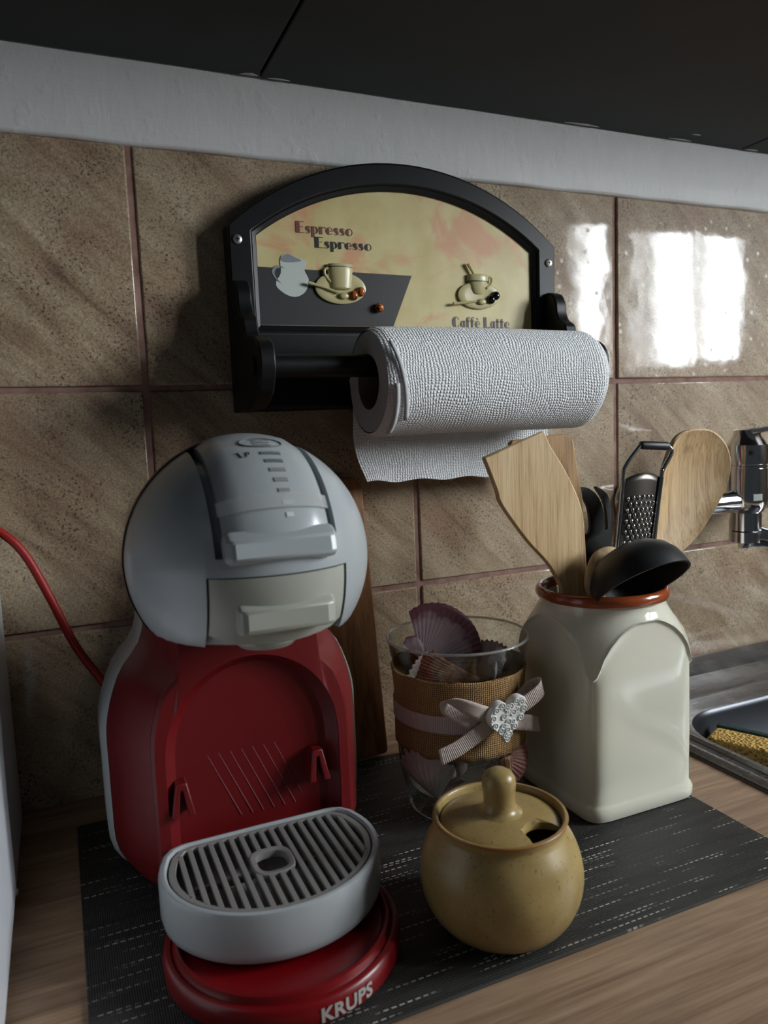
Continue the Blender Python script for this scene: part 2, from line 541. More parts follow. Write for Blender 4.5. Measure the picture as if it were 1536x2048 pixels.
M = dict(
    tile=mat('beige_stone_tile', rough=0.06, coat=0.55, spec=0.30, fn=f_tile),
    grout=mat('brown_grout', lin(142, 106, 94), 0.85, fn=lambda t: t.color(t.ramp(t.noise(t.coord(), 60, 4), [(0.3, lin(120, 84, 74)), (0.7, lin(164, 132, 122))]))),
    plaster=mat('white_painted_plaster', lin(214, 214, 214), 0.55, fn=f_plaster),
    cabinet=mat('anthracite_laminate', lin(22, 22, 21), 0.6, fn=lambda t: t.bump(t.noise(t.coord(), 120, 3), 0.1, 0.0006)),
    chip=mat('bare_chipboard_chip', lin(190, 188, 184), 0.7),
    worktop=mat('oak_laminate', rough=0.42, fn=f_wood(lin(114, 88, 68), lin(148, 120, 95), lin(172, 144, 118), 'x')),
    placemat=mat('woven_charcoal_vinyl', rough=0.55, fn=f_mat),
    board=mat('oak_board', rough=0.5, fn=f_wood(lin(104, 66, 36), lin(140, 94, 54), lin(160, 112, 68), 'z')),
    red=mat('red_plastic', lin(112, 3, 10), 0.33),
    redmatte=mat('red_satin_plastic', lin(98, 2, 7), 0.45),
    grey=mat('light_grey_plastic', lin(164, 169, 171), 0.24),
    greydark=mat('mid_grey_plastic', lin(132, 130, 127), 0.4),
    ivory=mat('warm_grey_plastic', lin(164, 165, 154), 0.34),
    slot=mat('dark_slot', lin(40, 42, 44), 0.5),
    markd=mat('dark_grey_print', lin(104, 106, 108), 0.5),
    markl=mat('pale_grey_print', lin(196, 198, 198), 0.4),
    clear=mat('clear_plastic', lin(205, 207, 205), 0.12, fn=lambda t: t.b.inputs['Alpha'].__setattr__('default_value', 0.38)),
    silver=mat('silver_print', lin(200, 195, 190), 0.35, 0.4),
    cord=mat('red_cable', lin(156, 24, 20), 0.5),
    black=mat('black_painted_wood', lin(15, 15, 16), 0.42, spec=0.35, fn=lambda t: t.bump(t.noise(t.coord(), 60, 4), 0.12, 0.0008)),
    print_=mat('printed_cream_panel', rough=0.4, fn=f_print),
    printdark=mat('charcoal_print', lin(56, 55, 56), 0.4),
    jug=mat('pale_jug_print', lin(196, 204, 196), 0.5),
    jugsh=mat('grey_jug_print', lin(132, 138, 142), 0.5),
    txt1=mat('brown_print', lin(112, 62, 50), 0.5),
    txt2=mat('black_print', lin(22, 20, 20), 0.5),
    txt3=mat('plum_grey_print', lin(84, 70, 72), 0.5),
    cupm=mat('olive_cream_resin', lin(196, 186, 138), 0.3),
    beanb=mat('brown_bean_glaze', rough=0.18, fn=f_bean),
    beank=mat('black_bean_glaze', lin(18, 16, 18), 0.15),
    screw=mat('zinc_screw', lin(190, 186, 178), 0.35, 0.9),
    towel=mat('embossed_paper', rough=0.9, fn=f_towel),
    towelside=mat('paper_edge', lin(196, 197, 198), 0.95),
    core=mat('cardboard_core', lin(120, 108, 92), 0.9),
    cream=mat('cream_glaze', lin(226, 224, 206), 0.12, coat=0.3, fn=f_speckle(lin(226, 224, 206), lin(120, 112, 92), 90, 0.74, 0.5)),
    terra=mat('terracotta_rim_glaze', lin(150, 70, 34), 0.2, coat=0.5),
    stone=mat('stoneware_glaze', rough=0.33, fn=f_speckle(lin(170, 146, 94), lin(84, 60, 32), 520, 0.64, 0.65, lin(148, 124, 76))),
    stonerim=mat('stoneware_rim', lin(150, 104, 56), 0.35),
    glass=glass_mat('clear_glass'),
    lip=mat('pale_lip_highlight', lin(190, 186, 182), 0.08, fn=lambda t: t.b.inputs['Alpha'].__setattr__('default_value', 0.42)),
    burlap=mat('tan_burlap', rough=0.95, fn=f_burlap),
    ribbon=mat('blush_grosgrain', rough=0.7, fn=f_ribbon),
    heart=mat('white_plaster_heart', lin(222, 222, 218), 0.6),
    bamboo=mat('bamboo', rough=0.5, fn=f_wood(lin(160, 126, 84), lin(200, 168, 122), lin(216, 188, 144), 'z', 1.6, 0.25)),
    bamboo2=mat('dark_bamboo', rough=0.5, fn=f_wood(lin(118, 82, 44), lin(168, 128, 78), lin(186, 148, 98), 'z', 1.6, 0.25)),
    beech=mat('beech_wood', rough=0.6, fn=f_wood(lin(150, 122, 86), lin(182, 152, 112), lin(196, 168, 128), 'z', 2.0, 0.15)),
    nylon=mat('black_nylon', lin(30, 30, 31), 0.42),
    blackrub=mat('black_rubber_grip', lin(20, 20, 21), 0.5),
    steel=mat('polished_steel', lin(190, 190, 188), 0.18, 1.0),
    steeldk=mat('worn_steel', lin(110, 104, 98), 0.3, 1.0),
    chrome=mat('chrome', lin(235, 235, 237), 0.13, 1.0),
    sink=mat('brushed_sink_steel', rough=0.3, metal=0.85, fn=f_brush),
    basin=mat('dark_sink_bowl', lin(66, 68, 72), 0.3, 0.75),
    sinkedge=mat('black_sink_edge', lin(26, 25, 24), 0.5),
    sponge=mat('yellow_sponge', rough=0.95, fn=f_sponge),
    scour=mat('green_scourer', lin(40, 66, 60), 0.95, fn=lambda t: t.bump(t.noise(t.coord(), 500, 3), 0.8, 0.002)),
    white=mat('white_enamel', lin(224, 228, 234), 0.2),
    winframe=mat('white_window_frame', lin(225, 225, 225), 0.4),
    wallpaint=mat('warm_wall_paint', lin(186, 178, 164), 0.8),
)
SH = dict(
    purple=mat('purple_scallop', rough=0.45, fn=f_shell(lin(214, 198, 202), lin(216, 198, 206), lin(138, 82, 98), lin(176, 148, 160), 20, (0.3, 0.70, 0.86), 0.25)),
    brown=mat('brown_cockle', rough=0.5, fn=f_shell(lin(150, 96, 72), lin(196, 160, 124), lin(170, 116, 86), lin(104, 56, 40), 15, (0.2, 0.6, 0.95), 0.35, 5)),
    white=mat('white_shell', rough=0.45, fn=f_shell(lin(196, 188, 180), lin(206, 200, 192), lin(176, 164, 156), lin(168, 152, 144), 10, (0.2, 0.6, 0.9), 0.3)),
    rose=mat('rose_scallop', rough=0.5, fn=f_shell(lin(206, 186, 172), lin(176, 128, 114), lin(150, 96, 88), lin(128, 74, 68), 13, (0.15, 0.6, 0.95), 0.6)),
    streak=mat('streaked_shell', rough=0.5, fn=f_shell(lin(190, 168, 140), lin(176, 140, 108), lin(150, 104, 76), lin(74, 44, 30), 22, (0.2, 0.6, 0.9), 0.75)),
    pink=mat('pale_pink_shell', rough=0.4, fn=f_shell(lin(196, 172, 168), lin(190, 166, 164), lin(178, 150, 150), lin(170, 146, 146), 8, (0.2, 0.6, 0.9), 0.2)),
)

# ================================================================== THE SETTING
TX0, TW, TZ1, TH = 0.0756, 0.253, 0.3506, 0.2010
wall = struct(obj('wall_back', MB().box(-0.75, 1.60, 0.0025, 0.16, -0.10, 1.30), M['grout'], smooth=0, origin=(0, 0.0025, 0)),
              'kitchen back wall behind the worktop with brown grout lines between tiles', 'wall')
# tiles: one shared mesh with a rounded glazed edge
gx, gz = 0.0056, 0.0050
tb = MB().box(-(TW - gx) / 2, (TW - gx) / 2, -0.004, 0.003, -(TH - gz) / 2, (TH - gz) / 2)
tile_mesh = None
for r in range(3):
    for c in range(-3, 6):
        cx = TX0 + TW * (c + 0.5)
        cz = TZ1 + TH * (0.5 - r)
        if cx + TW / 2 > 1.60: continue
        if tile_mesh is None:
            o = obj('tile', MB().add([(p[0] + cx, p[1] + 0.0045, p[2] + cz) for p in tb.v], tb.f), M['tile'], wall, bevel=0.0016, seg=3)
            me = o.data
            me.transform(Matrix.Translation(WO[wall] - Vector((cx, 0.0045, cz))))
            tile_mesh = me
        else:
            o = bpy.data.objects.new('tile', tile_mesh); COL.objects.link(o); o.parent = wall
            b = o.modifiers.new('bevel', 'BEVEL'); b.width = 0.0016; b.segments = 3
        o.location = Vector((cx, 0.0045, cz)) - WO[wall]
        o.rotation_euler = (radians(random.uniform(-.22, .22)), radians(random.uniform(-.08, .08)), radians(random.uniform(-.30, .30)))
# painted plaster band between the tiles and the cabinets
pl = MB()
N = 60
ring0 = []
zs = [0.5492, 0.5497, 0.552, 0.57, 0.60, 0.70]
ysx = [0.002, -0.0022, -0.0034, -0.0040, -0.0046, -0.0046]
rows = []
for z, y in zip(zs, ysx):
    rows.append([(-0.75 + 2.35 * i / N, y + 0.0006 * sin(i * 1.7 + z * 40), z + (0.0006 * sin(i * 2.3) if z < 0.56 else 0)) for i in range(N + 1)])
rows = [[(p[0], 0.004, p[2]) for p in rows[0]]] + rows + [[(p[0], 0.004, 0.70) for p in rows[0]]]
pl.loft(rows, False, False, closed=False)
obj('plaster_band', pl, M['plaster'], wall, smooth=60, label='white painted plaster strip above the tiles')

# wall cabinets seen from below
CZ, CY = 0.614, -0.296


def cabinet(x0, x1, label, chips, rail=None):
    t = thing('wall_cabinet', ((x0 + x1) / 2, CY / 2, CZ), label, 'cabinet', 'dark wall cabinets over the worktop')
    obj('carcass', MB().box(x0, x1, CY + 0.002, -0.006, CZ, CZ + 0.70), M['cabinet'], t, smooth=0, bevel=0.0012)
    obj('door', MB().box(x0 + 0.0015, x1 - 0.0015, CY - 0.018, CY, CZ - 0.001, CZ + 0.70), M['cabinet'], t, smooth=0, bevel=0.0012)
    m = MB()
    for (cx, cy, w, d) in chips:
        m = MB()
        pts = [(cx - w, cy), (cx - w * .4, cy - d * .7), (cx + w * .3, cy - d), (cx + w, cy - d * .25), (cx + w * .5, cy + d * .1), (cx - w * .5, cy + d * .15)]
        m.prism(pts, CZ - 0.0005, CZ + 0.0005, XY)
        obj('chipped_edge', m, M['chip'], t, smooth=0, label='pale chip where the dark laminate broke away')
    return t


cabinet(-0.62, 0.1868, 'dark wall cabinet above the coffee machine, left of the seam', [(0.178, -0.010, 0.008, 0.004)])
cabinet(0.1892, 0.760, 'long dark wall cabinet above the paper towel holder and the jar', [(0.205, -0.0095, 0.010, 0.002), (0.53, -0.010, 0.022, 0.003), (0.672, -0.026, 0.006, 0.0022), (0.665, -0.0095, 0.016, 0.002)])
cabinet(0.7622, 1.36, 'dark wall cabinet above the tap, cut by the right edge', [(0.775, -0.0095, 0.010, 0.003)])

# right-hand wall with its window (the daylight)
wr = MB()
wr.box(WX, WX + 0.25, -3.0, WY0, -0.9, 2.1)
wr.box(WX, WX + 0.25, WY1, 0.16, -0.9, 2.1)
wr.box(WX, WX + 0.25, WY0, WY1, -0.9, WZ0)
wr.box(WX, WX + 0.25, WY0, WY1, WZ1, 2.1)
struct(obj('wall_right', wr, M['wallpaint'], smooth=0), 'painted side wall holding the kitchen window', 'wall')
wf = MB()
for y0, y1, z0, z1 in ((WY0, WY0 + 0.02, WZ0, WZ1), (WY1 - 0.02, WY1, WZ0, WZ1), (WY0, WY1, WZ0, WZ0 + 0.02), (WY0, WY1, WZ1 - 0.02, WZ1),
                       (-0.862, -0.848, WZ0, WZ1), (-1.045, -1.020, WZ0, WZ1), (-1.25, -1.085, WZ0, WZ1)):
    wf.box(WX - 0.005, WX + 0.035, y0, y1, z0, z1)
struct(obj('window_1', wf, M['winframe'], smooth=0), 'white framed kitchen window on the right', 'window')

# worktop with a cut-out for the sink
BX0, BX1, BY0, BY1 = 0.546, 0.93, -0.455, -0.112        # bowl opening
WTX0, WTX1, WTY0, WTY1 = -0.62, 1.598, -0.62, -0.0006
hx0, hx1, hy0, hy1 = 0.528, 1.09, -0.475, -0.095
wt = MB()
for z in (0.0, -0.038):
    pass
o_ = [(WTX0, WTY0), (WTX1, WTY0), (WTX1, WTY1), (WTX0, WTY1)]
i_ = [(hx0, hy0), (hx1, hy0), (hx1, hy1), (hx0, hy1)]
v = [(x, y, z) for z in (0, -0.038) for x, y in o_ + i_]
f = []
for k in range(4):
    n = (k + 1) % 4
    f += [(k, n, 4 + n, 4 + k), (8 + k, 12 + k, 12 + n, 8 + n), (k, 8 + k, 8 + n, n), (4 + k, 4 + n, 12 + n, 12 + k)]
wt.add(v, f)
worktop = tag(obj('worktop', wt, M['worktop'], smooth=0, origin=(0.4, -0.3, -0.038)), 'oak look laminate kitchen worktop running along the tiled wall', 'worktop')

# ================================================================== PLACEMAT
pm = MB()
PX0, PX1, PY0, PY1 = -0.0085, 0.4510, -0.3435, -0.0505
PT = 0.0020
out = []
for (cx, cy, a0) in ((PX1 - .003, PY1 - .003, 0), (PX0 + .003, PY1 - .003, 90), (PX0 + .003, PY0 + .003, 180), (PX1 - .003, PY0 + .003, 270)):
    out += arc(cx, cy, 0.003, a0, a0 + 90, 4)
pm.prism(out, 0.0002, PT, XY)
tag(obj('placemat', pm, M['placemat'], smooth=0, bevel=0.0006), 'dark woven placemat lying under the coffee machine and the jars', 'placemat')

# ================================================================== CUTTING BOARD
bd = MB()
for_out = []
for (cx, cz, a0) in ((0.2646 - .012, 0.262 - .012, 0), (0.075 + .012, 0.262 - .012, 90), (0.075 + .004, 0.004, 180), (0.2646 - .004, 0.004, 270)):
    r = 0.012 if cz > 0.1 else 0.004
    for_out += arc(cx, cz, r, a0, a0 + 90, 5)
tilt = math.asin(0.0385 / 0.262)
bd.prism(for_out, 0.0, 0.017, lambda u, w, a: (u, -0.0515 + a * cos(tilt) + w * sin(tilt), PT + 0.0008 + w * cos(tilt) - a * sin(tilt) + 0.0018))
tag(obj('cutting_board', bd, M['board'], smooth=30, bevel=0.0015), 'plain brown wooden board leaning on the tiles behind the coffee machine', 'board')

# ================================================================== WHITE APPLIANCE on the far left
ap = thing('white_appliance', (-0.25, -0.19, 0), 'tall white enamel appliance side at the far left edge', 'appliance')
obj('body', MB().box(-0.45, -0.0475, -0.345, -0.034, 0.010, 0.230), M['white'], ap, smooth=0, bevel=0.004, seg=3)
obj('plinth', MB().box(-0.44, -0.0530, -0.335, -0.05, 0.0004, 0.010), M['slot'], ap, smooth=0)
for (yy, zz) in ((-0.146, 0.0135), (-0.07, 0.215)):
    obj('screw', MB().ball((-0.0475, yy, zz), 0.0018, 0.0028, 0.0028, 10, 6), M['screw'], ap, label='small bright screw head')

# ================================================================== COFFEE MACHINE
MO = Vector((0.105, -0.205, PT))          # local frame: x right, y back, z up; y = 0 is the front wall of the body
cm = thing('coffee_machine', (MO.x, MO.y + 0.03, MO.z), 'red and grey capsule coffee machine with a round head on the placemat', 'coffee machine')


def loc(mb): return mb.xform(lambda p: p + MO)


def ring_sym(half, n=40):
    """closed ring from a half outline running bottom centre -> right side -> top centre"""
    h = resample(half, n)
    return h + [(-x, z) for x, z in h[::-1][1:-1]]


def half_body(w, neckw, neckz, topw, topz, rc, z0=0.0, shz=0.125):
    pts = [(0, z0), (w - rc, z0)] + arc(w - rc, z0 + rc, rc, -90, 0, 8)[1:]
    side = spline([(w, z0 + rc + 0.004), (w, 0.085), (w - 0.001, shz - 0.012), (w - (w - neckw) * 0.42, (shz + neckz) / 2 - 0.001), (neckw, neckz), (topw, topz)], 8)
    pts += [tuple(p[:2]) for p in side]
    pts += [(0, topz + 0.004)]
    return [(p[0], p[1]) for p in pts]


H_front = half_body(0.0660, 0.0455, 0.161, 0.0490, 0.200, 0.022, 0.006, 0.132)
H_fr2 = half_body(0.0640, 0.0440, 0.160, 0.0475, 0.200, 0.021, 0.007, 0.131)
H_mid = half_body(0.0890, 0.0625, 0.172, 0.0570, 0.208, 0.038, 0.0005, 0.130)
H_mid0 = half_body(0.0800, 0.0560, 0.168, 0.0530, 0.204, 0.032, 0.002, 0.131)
H_back = half_body(0.0925, 0.0640, 0.170, 0.0580, 0.210, 0.038, 0.0005, 0.128)
H_back2 = half_body(0.0850, 0.0590, 0.168, 0.0540, 0.208, 0.034, 0.001, 0.126)
H_back3 = half_body(0.0650, 0.0440, 0.164, 0.0420, 0.204, 0.024, 0.004, 0.122)
arch_h = [(0, 0.020), (0.050, 0.020)] + [(0.0575, 0.030), (0.0578, 0.10)] + arc(0, 0.104, 0.0575, 2, 90, 14, 0.060)
arch_2 = [(x * 0.88, 0.022 + (z - 0.022) * 0.955) for x, z in arch_h]


def rg(half, y, n=40): return [(x, y, z) for x, z in ring_sym(half, n)]


# red front shell with the hollowed cup bay
m = MB().loft([rg(H_mid, 0.0545), rg(H_mid, 0.0535), rg(H_mid0, 0.030), rg(H_front, 0.006), rg(H_front, 0.003), rg(H_fr2, 0.0), rg(arch_h, -0.0005), rg(arch_h, 0.001), rg(arch_2, 0.0085), rg([(x * .6, .05 + (z - .05) * .7) for x, z in arch_2], 0.011)])
obj('front_shell', loc(m), M['redmatte'], cm, smooth=28)
m = MB().loft([rg(H_mid, 0.0552), rg(H_back, 0.060), rg(H_back, 0.095), rg(H_back2, 0.112), rg(H_back3, 0.122)])
obj('rear_shell', loc(m), M['grey'], cm, smooth=40, label='light grey rear shell wrapping the red body')
# grip ribs moulded into the cup bay
m = MB()
for k in range(7):
    x = -0.020 + k * 0.0075
    m.tube([(x - 0.010, 0.0115, 0.098), (x, 0.0114, 0.075), (x + 0.010, 0.0112, 0.052)], 0.0007, 6)
obj('bay_rib', loc(m), M['redmatte'], cm, label='faint slanted ribs in the red cup bay')
# two red hooks that carry the tray
for (hx, hz) in ((-0.049, 0.079), (0.042, 0.082)):
    m = MB()
    m.prism([(-0.0075, -0.012), (-0.0035, 0.009), (0.0035, 0.009), (0.0075, -0.012), (0.0030, -0.012), (0.0008, 0.004), (-0.0008, 0.004), (-0.0030, -0.012)], -0.004, 0.0125, lambda u, w, a: (hx + u, a + (0.0035 if w > 0 else 0), hz + w))
    obj('tray_hook', loc(m), M['redmatte'], cm, bevel=0.0008, smooth=30)

# head: grid of circles around the x axis so that the lever slot and the drawer cut are real recesses
HC = Vector((0.0, -0.010, 0.2325))
HR, HRY = 0.0735, 0.0850
LW, DW = 0.0335, 0.0385
TH_B = radians(9)          # lower end of the lever slot (angle above the horizon at the front)
TH_C = radians(0.5)         # upper end of the drawer cut
ZB = 0.192


def head_pt(x, th, r=0.0, flat=True):
    """th: 0 = straight ahead (-y), 90 deg = up, 180 = back"""
    k = sqrt(max(1 - (x / HR) ** 2, 0.0004))
    ry = HRY if abs(th) < pi / 2 else 0.062
    y = -(ry * k + r) * cos(th)
    z = (HR * k + r) * sin(th)
    p = HC + Vector((x, y, z))
    if flat and p.z < ZB: p.z = ZB + (p.z - ZB) * 0.10
    return p


def head_grid(xs, ths, fr):
    m = MB()
    rows = [[tuple(head_pt(x, th, fr(x, th))) for th in ths] for x in xs]
    m.loft(rows, False, False, closed=False)
    return m


e = 0.0004
xs = sorted(set([-HR * cos(pi * i / 40) for i in range(41)] + [s * w for s in (-1, 1) for w in (LW, LW + e, DW, DW + e)]))
ths = sorted([radians(-95 + 185 * i / 92) for i in range(93)] + [TH_B, TH_B + 0.008, TH_C, TH_C - 0.008])


def fr_head(x, th):
    if abs(x) <= LW + 1e-6 and th > TH_B + 0.004: return -0.0075
    if abs(x) <= DW + 1e-6 and th < TH_C - 0.004: return -0.0045
    return 0.0


obj('head_shell', loc(head_grid(xs, ths, fr_head)), M['grey'], cm, smooth=32, label='glossy light grey round head')
xs2 = [-HR * 1.012 * cos(pi * i / 40) for i in range(41)]
m = MB()
thb = [radians(86 + 190 * i / 40) for i in range(41)]
rows = []
for x in xs2:
    k = sqrt(max(1 - (x / (HR * 1.012)) ** 2, 0.0004)); row = []
    for th in thb:
        p = HC + Vector((x, -0.064 * k * cos(th), HR * 1.012 * k * sin(th)))
        if p.z < ZB: p.z = ZB + (p.z - ZB) * 0.10
        row.append(tuple(p))
    rows.append(row)
m.loft(rows, False, False, closed=False)
obj('head_back', loc(m), M['red'], cm, smooth=40, label='red rear half of the round head')
m = MB().lathe([(0.019, 0.006), (0.019, -0.001), (0.016, -0.004), (0.008, -0.0045)], (0.0, -0.046, ZB - 0.004), 28)
obj('nozzle', loc(m), M['ivory'], cm)


def strip_solid(x0f, x1f, ths, r0, r1):
    """a bent slab on the head between two widths, thickness r0..r1"""
    rings = []
    for i, th in enumerate(ths):
        a, b = x0f(i / (len(ths) - 1)), x1f(i / (len(ths) - 1))
        xs_ = [a + (b - a) * k / 10 for k in range(11)]
        e_ = 0.0016
        top = [head_pt(x, th, r1 - (e_ if k in (0, 10) else 0.0), False) for k, x in enumerate(xs_)]
        bot = [head_pt(x, th, r0, False) for x in xs_[::-1]]
        rings.append([tuple(p) for p in top + bot])
    return MB().loft(rings)


lever = obj('lever', loc(strip_solid(lambda t: -0.0290, lambda t: 0.0290, [radians(13 + 83 * i / 30) for i in range(31)], -0.006, 0.0012)), M['grey'], cm, smooth=30)
# protruding lip at the lower end of the lever
lp = [head_pt(0, radians(19), 0.002, False), head_pt(0, radians(14), 0.009, False), head_pt(0, radians(7), 0.0095, False), head_pt(0, radians(5), 0.003, False), head_pt(0, radians(7), -0.004, False), head_pt(0, radians(17), -0.004, False)]
rings = []
for x, sc in ((-0.0300, 0.55), (-0.0275, 0.95), (-0.0255, 1.0), (0.0255, 1.0), (0.0285, 0.95), (0.0310, 0.55)):
    dy = (HRY * (1 - sqrt(1 - (x / HR) ** 2))) * 0.9
    cy = sum(p.y for p in lp) / 6; cz = sum(p.z for p in lp) / 6
    rings.append([(x, cy + (p.y - cy) * (sc if p.y < cy else 1) + dy, cz + (p.z - cz) * (0.5 + 0.5 * sc)) for p in lp])
obj('lever_lip', loc(MB().loft(rings)), M['grey'], lever, smooth=25, bevel=0.0012)
# printed level marks, one bar per step
for k in range(7):
    th0 = 57.5 - k * 5.5
    w = 0.0078 - k * 0.00085
    m = strip_solid(lambda t: 0.0065 - w, lambda t: 0.0065 + w * 0.85, [radians(th0 - 1.0 + 2.0 * i / 4) for i in range(5)], 0.0006, 0.0016)
    obj('level_mark', loc(m), M['markd'] if k < 2 else (M['greydark'] if k < 5 else M['markl']), lever, smooth=30)
m = strip_solid(lambda t: -0.0305, lambda t: 0.0305, [radians(27.5 + 6.5 * i / 6) for i in range(7)], 0.0014, 0.0032)
obj('level_slider', loc(m), M['clear'], lever, smooth=30, label='clear plastic slider band')
# emblem: oval ring and three lines of lettering bent over the lever
ov = [tuple(head_pt(0.004 + 0.0125 * cos(a), radians(67.5) + 0.085 * sin(a), 0.0015, False)) for a in [2 * pi * i / 40 for i in range(40)]]
obj('emblem_ring', loc(MB().tube(ov, 0.00045, 6, closed=True)), M['markd'], lever)


def text_mesh(body, size, bold=0.0, align='CENTER', space=1.0):
    cu = bpy.data.curves.new('text', 'FONT')
    cu.body = body; cu.size = size; cu.align_x = align; cu.align_y = 'CENTER'; cu.offset = bold; cu.space_character = space
    cu.resolution_u = 3
    ob = bpy.data.objects.new('text', cu)
    COL.objects.link(ob)
    dg = bpy.context.evaluated_depsgraph_get()
    me = bpy.data.meshes.new_from_object(ob.evaluated_get(dg))
    v = [tuple(q.co) for q in me.vertices]; f = [tuple(p.vertices) for p in me.polygons]
    bpy.data.objects.remove(ob); bpy.data.meshes.remove(me); bpy.data.curves.remove(cu)
    return MB().add(v, f)


for i, (s, sz) in enumerate((('NESCAF\u00c9', 0.0030), ('Dolce', 0.0042), ('Gusto', 0.0042))):
    t_ = text_mesh(s, sz, 0.00008)
    t_.xform(lambda p: head_pt(0.004 + p.x, radians(70.4 - i * 2.9) + p.y / 0.0735, 0.0015, False))
    obj('emblem_lettering', loc(t_), M['markd'], lever, smooth=0)
# cup symbol beside the marks
sy = MB()
for pts in ([(-0.0028, 0.0022), (-0.002, -0.0022), (0.001, -0.0022), (0.0018, 0.0022)], [(0.0016, 0.0016), (0.003, 0.0012), (0.0028, -0.0006), (0.0012, -0.001)], [(-0.0045, 0.0024), (-0.0028, 0.0022)]):
    sy.tube([tuple(head_pt(-0.0088 + a, radians(57.5) + b / 0.0735, 0.0014, False)) for a, b in pts], 0.00035, 6)
obj('cup_symbol', loc(sy), M['markd'], lever)

# capsule drawer with its grip bar
drawer = obj('capsule_drawer', loc(strip_solid(lambda t: -0.0375, lambda t: 0.0375, [TH_C - 0.012 + (radians(-32.0) - TH_C + 0.012) * i / 20 for i in range(21)], -0.0044, 0.0004)), M['ivory'], cm, smooth=30, label='warm grey capsule drawer')
gp = [head_pt(0, radians(-11), -0.002, False), head_pt(0, radians(-12.5), 0.0065, False), head_pt(0, radians(-19.5), 0.0100, False), head_pt(0, radians(-21.5), 0.009, False), head_pt(0, radians(-22), -0.002, False)]
rings = []
for x, sc in ((-0.0255, 0.35), (-0.0235, 0.9), (-0.021, 1.0), (0.0225, 1.0), (0.0265, 0.9), (0.029, 0.35)):
    dy = (HRY * (1 - sqrt(1 - (x / HR) ** 2))) * 0.9
    by = gp[0].y
    rings.append([(x, by + (p.y - by) * sc + dy, p.z) for p in gp])
obj('drawer_grip', loc(MB().loft(rings)), M['ivory'], drawer, smooth=25, bevel=0.001)

# round red foot
FC = Vector((-0.003, -0.058, 0))
ft = [(0.0660, 0.0), (0.0695, 0.0025), (0.0700, 0.008), (0.0690, 0.0135), (0.0672, 0.0150), (0.0655, 0.0152), (0.0648, 0.0140), (0.0640, 0.0150), (0.0632, 0.0185), (0.0615, 0.0190), (0.0600, 0.0180), (0.0590, 0.0150), (0.0300, 0.0145)]
foot = obj('foot', loc(MB().lathe([(r * 1.0, z) for r, z in ft], tuple(FC), 72)), M['red'], cm, smooth=40, label='round red foot plate')
t_ = text_mesh('KRUPS', 0.0108, 0.00035, space=1.05)
ang0 = radians(-90 + 13)


def wrap_foot(p):
    a = ang0 + p.x / 0.0700
    r = 0.0702
    return FC + Vector((r * cos(a), r * sin(a), 0.0072 + p.y))


t_.xform(wrap_foot)
obj('lettering', loc(t_), M['silver'], foot, smooth=0, label='silver maker name on the foot')

# drip tray: rim, floor, slats and the round cup ring
TC = -0.002
tray_half = [(0, 0.0), (0.050, -0.0005), (0.0575, -0.003), (0.0630, -0.010)] + [(0.0682 * cos(radians(a)) if a < 90 else 0, -0.035 - 0.062 * sin(radians(a))) for a in range(-14, 91, 6)]
tz1, tz0 = 0.0490, 0.0190


def tray_ring(k, z, sh=0.0):
    pts = ring_sym(tray_half, 44)
    return [(TC + x * k, -0.0465 + (y + 0.0465) * (k - sh), z) for x, y in pts]


m = MB().loft([tray_ring(0.96, tz0), tray_ring(0.985, tz0 + 0.0015), tray_ring(1.0, tz0 + 0.006), tray_ring(1.0, tz1 - 0.003), tray_ring(0.988, tz1 - 0.0005), tray_ring(0.972, tz1),
               tray_ring(0.945, tz1), tray_ring(0.930, tz1 - 0.0008), tray_ring(0.925, tz1 - 0.0022), tray_ring(0.918, tz1 - 0.014)])
tray = obj('drip_tray', loc(m), M['grey'], cm, smooth=35, label='light grey D-shaped drip tray')
m = MB().loft([tray_ring(0.912, tz1 - 0.004), tray_ring(0.912, tz1 - 0.0018), tray_ring(0.905, tz1 - 0.0012), tray_ring(0.855, tz1 - 0.0012), tray_ring(0.850, tz1 - 0.0018), tray_ring(0.850, tz1 - 0.004), tray_ring(0.912, tz1 - 0.004)], False, False)
obj('grill_rim', loc(m), M['greydark'], tray, smooth=35)
inner = [(p[0], p[1]) for p in tray_ring(0.858, 0)]
HOLE = Vector((-0.004, -0.044, 0)); hr = 0.0150


def span(x):
    ys = []
    for (a, b) in zip(inner, inner[1:] + inner[:1]):
        if (a[0] - x) * (b[0] - x) < 0: ys.append(a[1] + (b[1] - a[1]) * (x - a[0]) / (b[0] - a[0]))
    return (min(ys), max(ys)) if len(ys) >= 2 else None


for k in range(17):
    x = TC - 0.0525 + k * 0.1050 / 16
    s_ = span(x)
    if not s_: continue
    segs = [s_]
    if abs(x - HOLE.x) < hr - 0.001:
        d = sqrt(hr * hr - (x - HOLE.x) ** 2) - 0.001
        segs = [(s_[0], HOLE.y - d), (HOLE.y + d, s_[1])]
    for (a, b) in segs:
        m = MB().prism([(-0.0016, tz1 - 0.0012), (0.0016, tz1 - 0.0012), (0.0009, tz1 - 0.0085), (-0.0009, tz1 - 0.0085)], a, b, lambda u, w, q: (x + u, q, w))
        obj('slat', loc(m), M['greydark'], tray, smooth=0, bevel=0.0004)
rr = []
for r, z in ((hr, -0.0012), (hr, -0.006), (0.0112, -0.006), (0.0108, -0.0014), (0.0116, -0.0010), (hr - 0.0006, -0.0008), (hr, -0.0012)):
    ring = []
    for i in range(40):
        a = 2 * pi * i / 40
        k = 1 / ((abs(cos(a)) ** 3.2 + abs(sin(a)) ** 3.2) ** (1 / 3.2))
        ring.append((HOLE.x + r * k * 0.86 * cos(a), HOLE.y + r * k * 0.98 * sin(a), tz1 + z))
    rr.append(ring)
obj('cup_ring', loc(MB().loft(rr, False, False)), M['greydark'], tray, smooth=35)
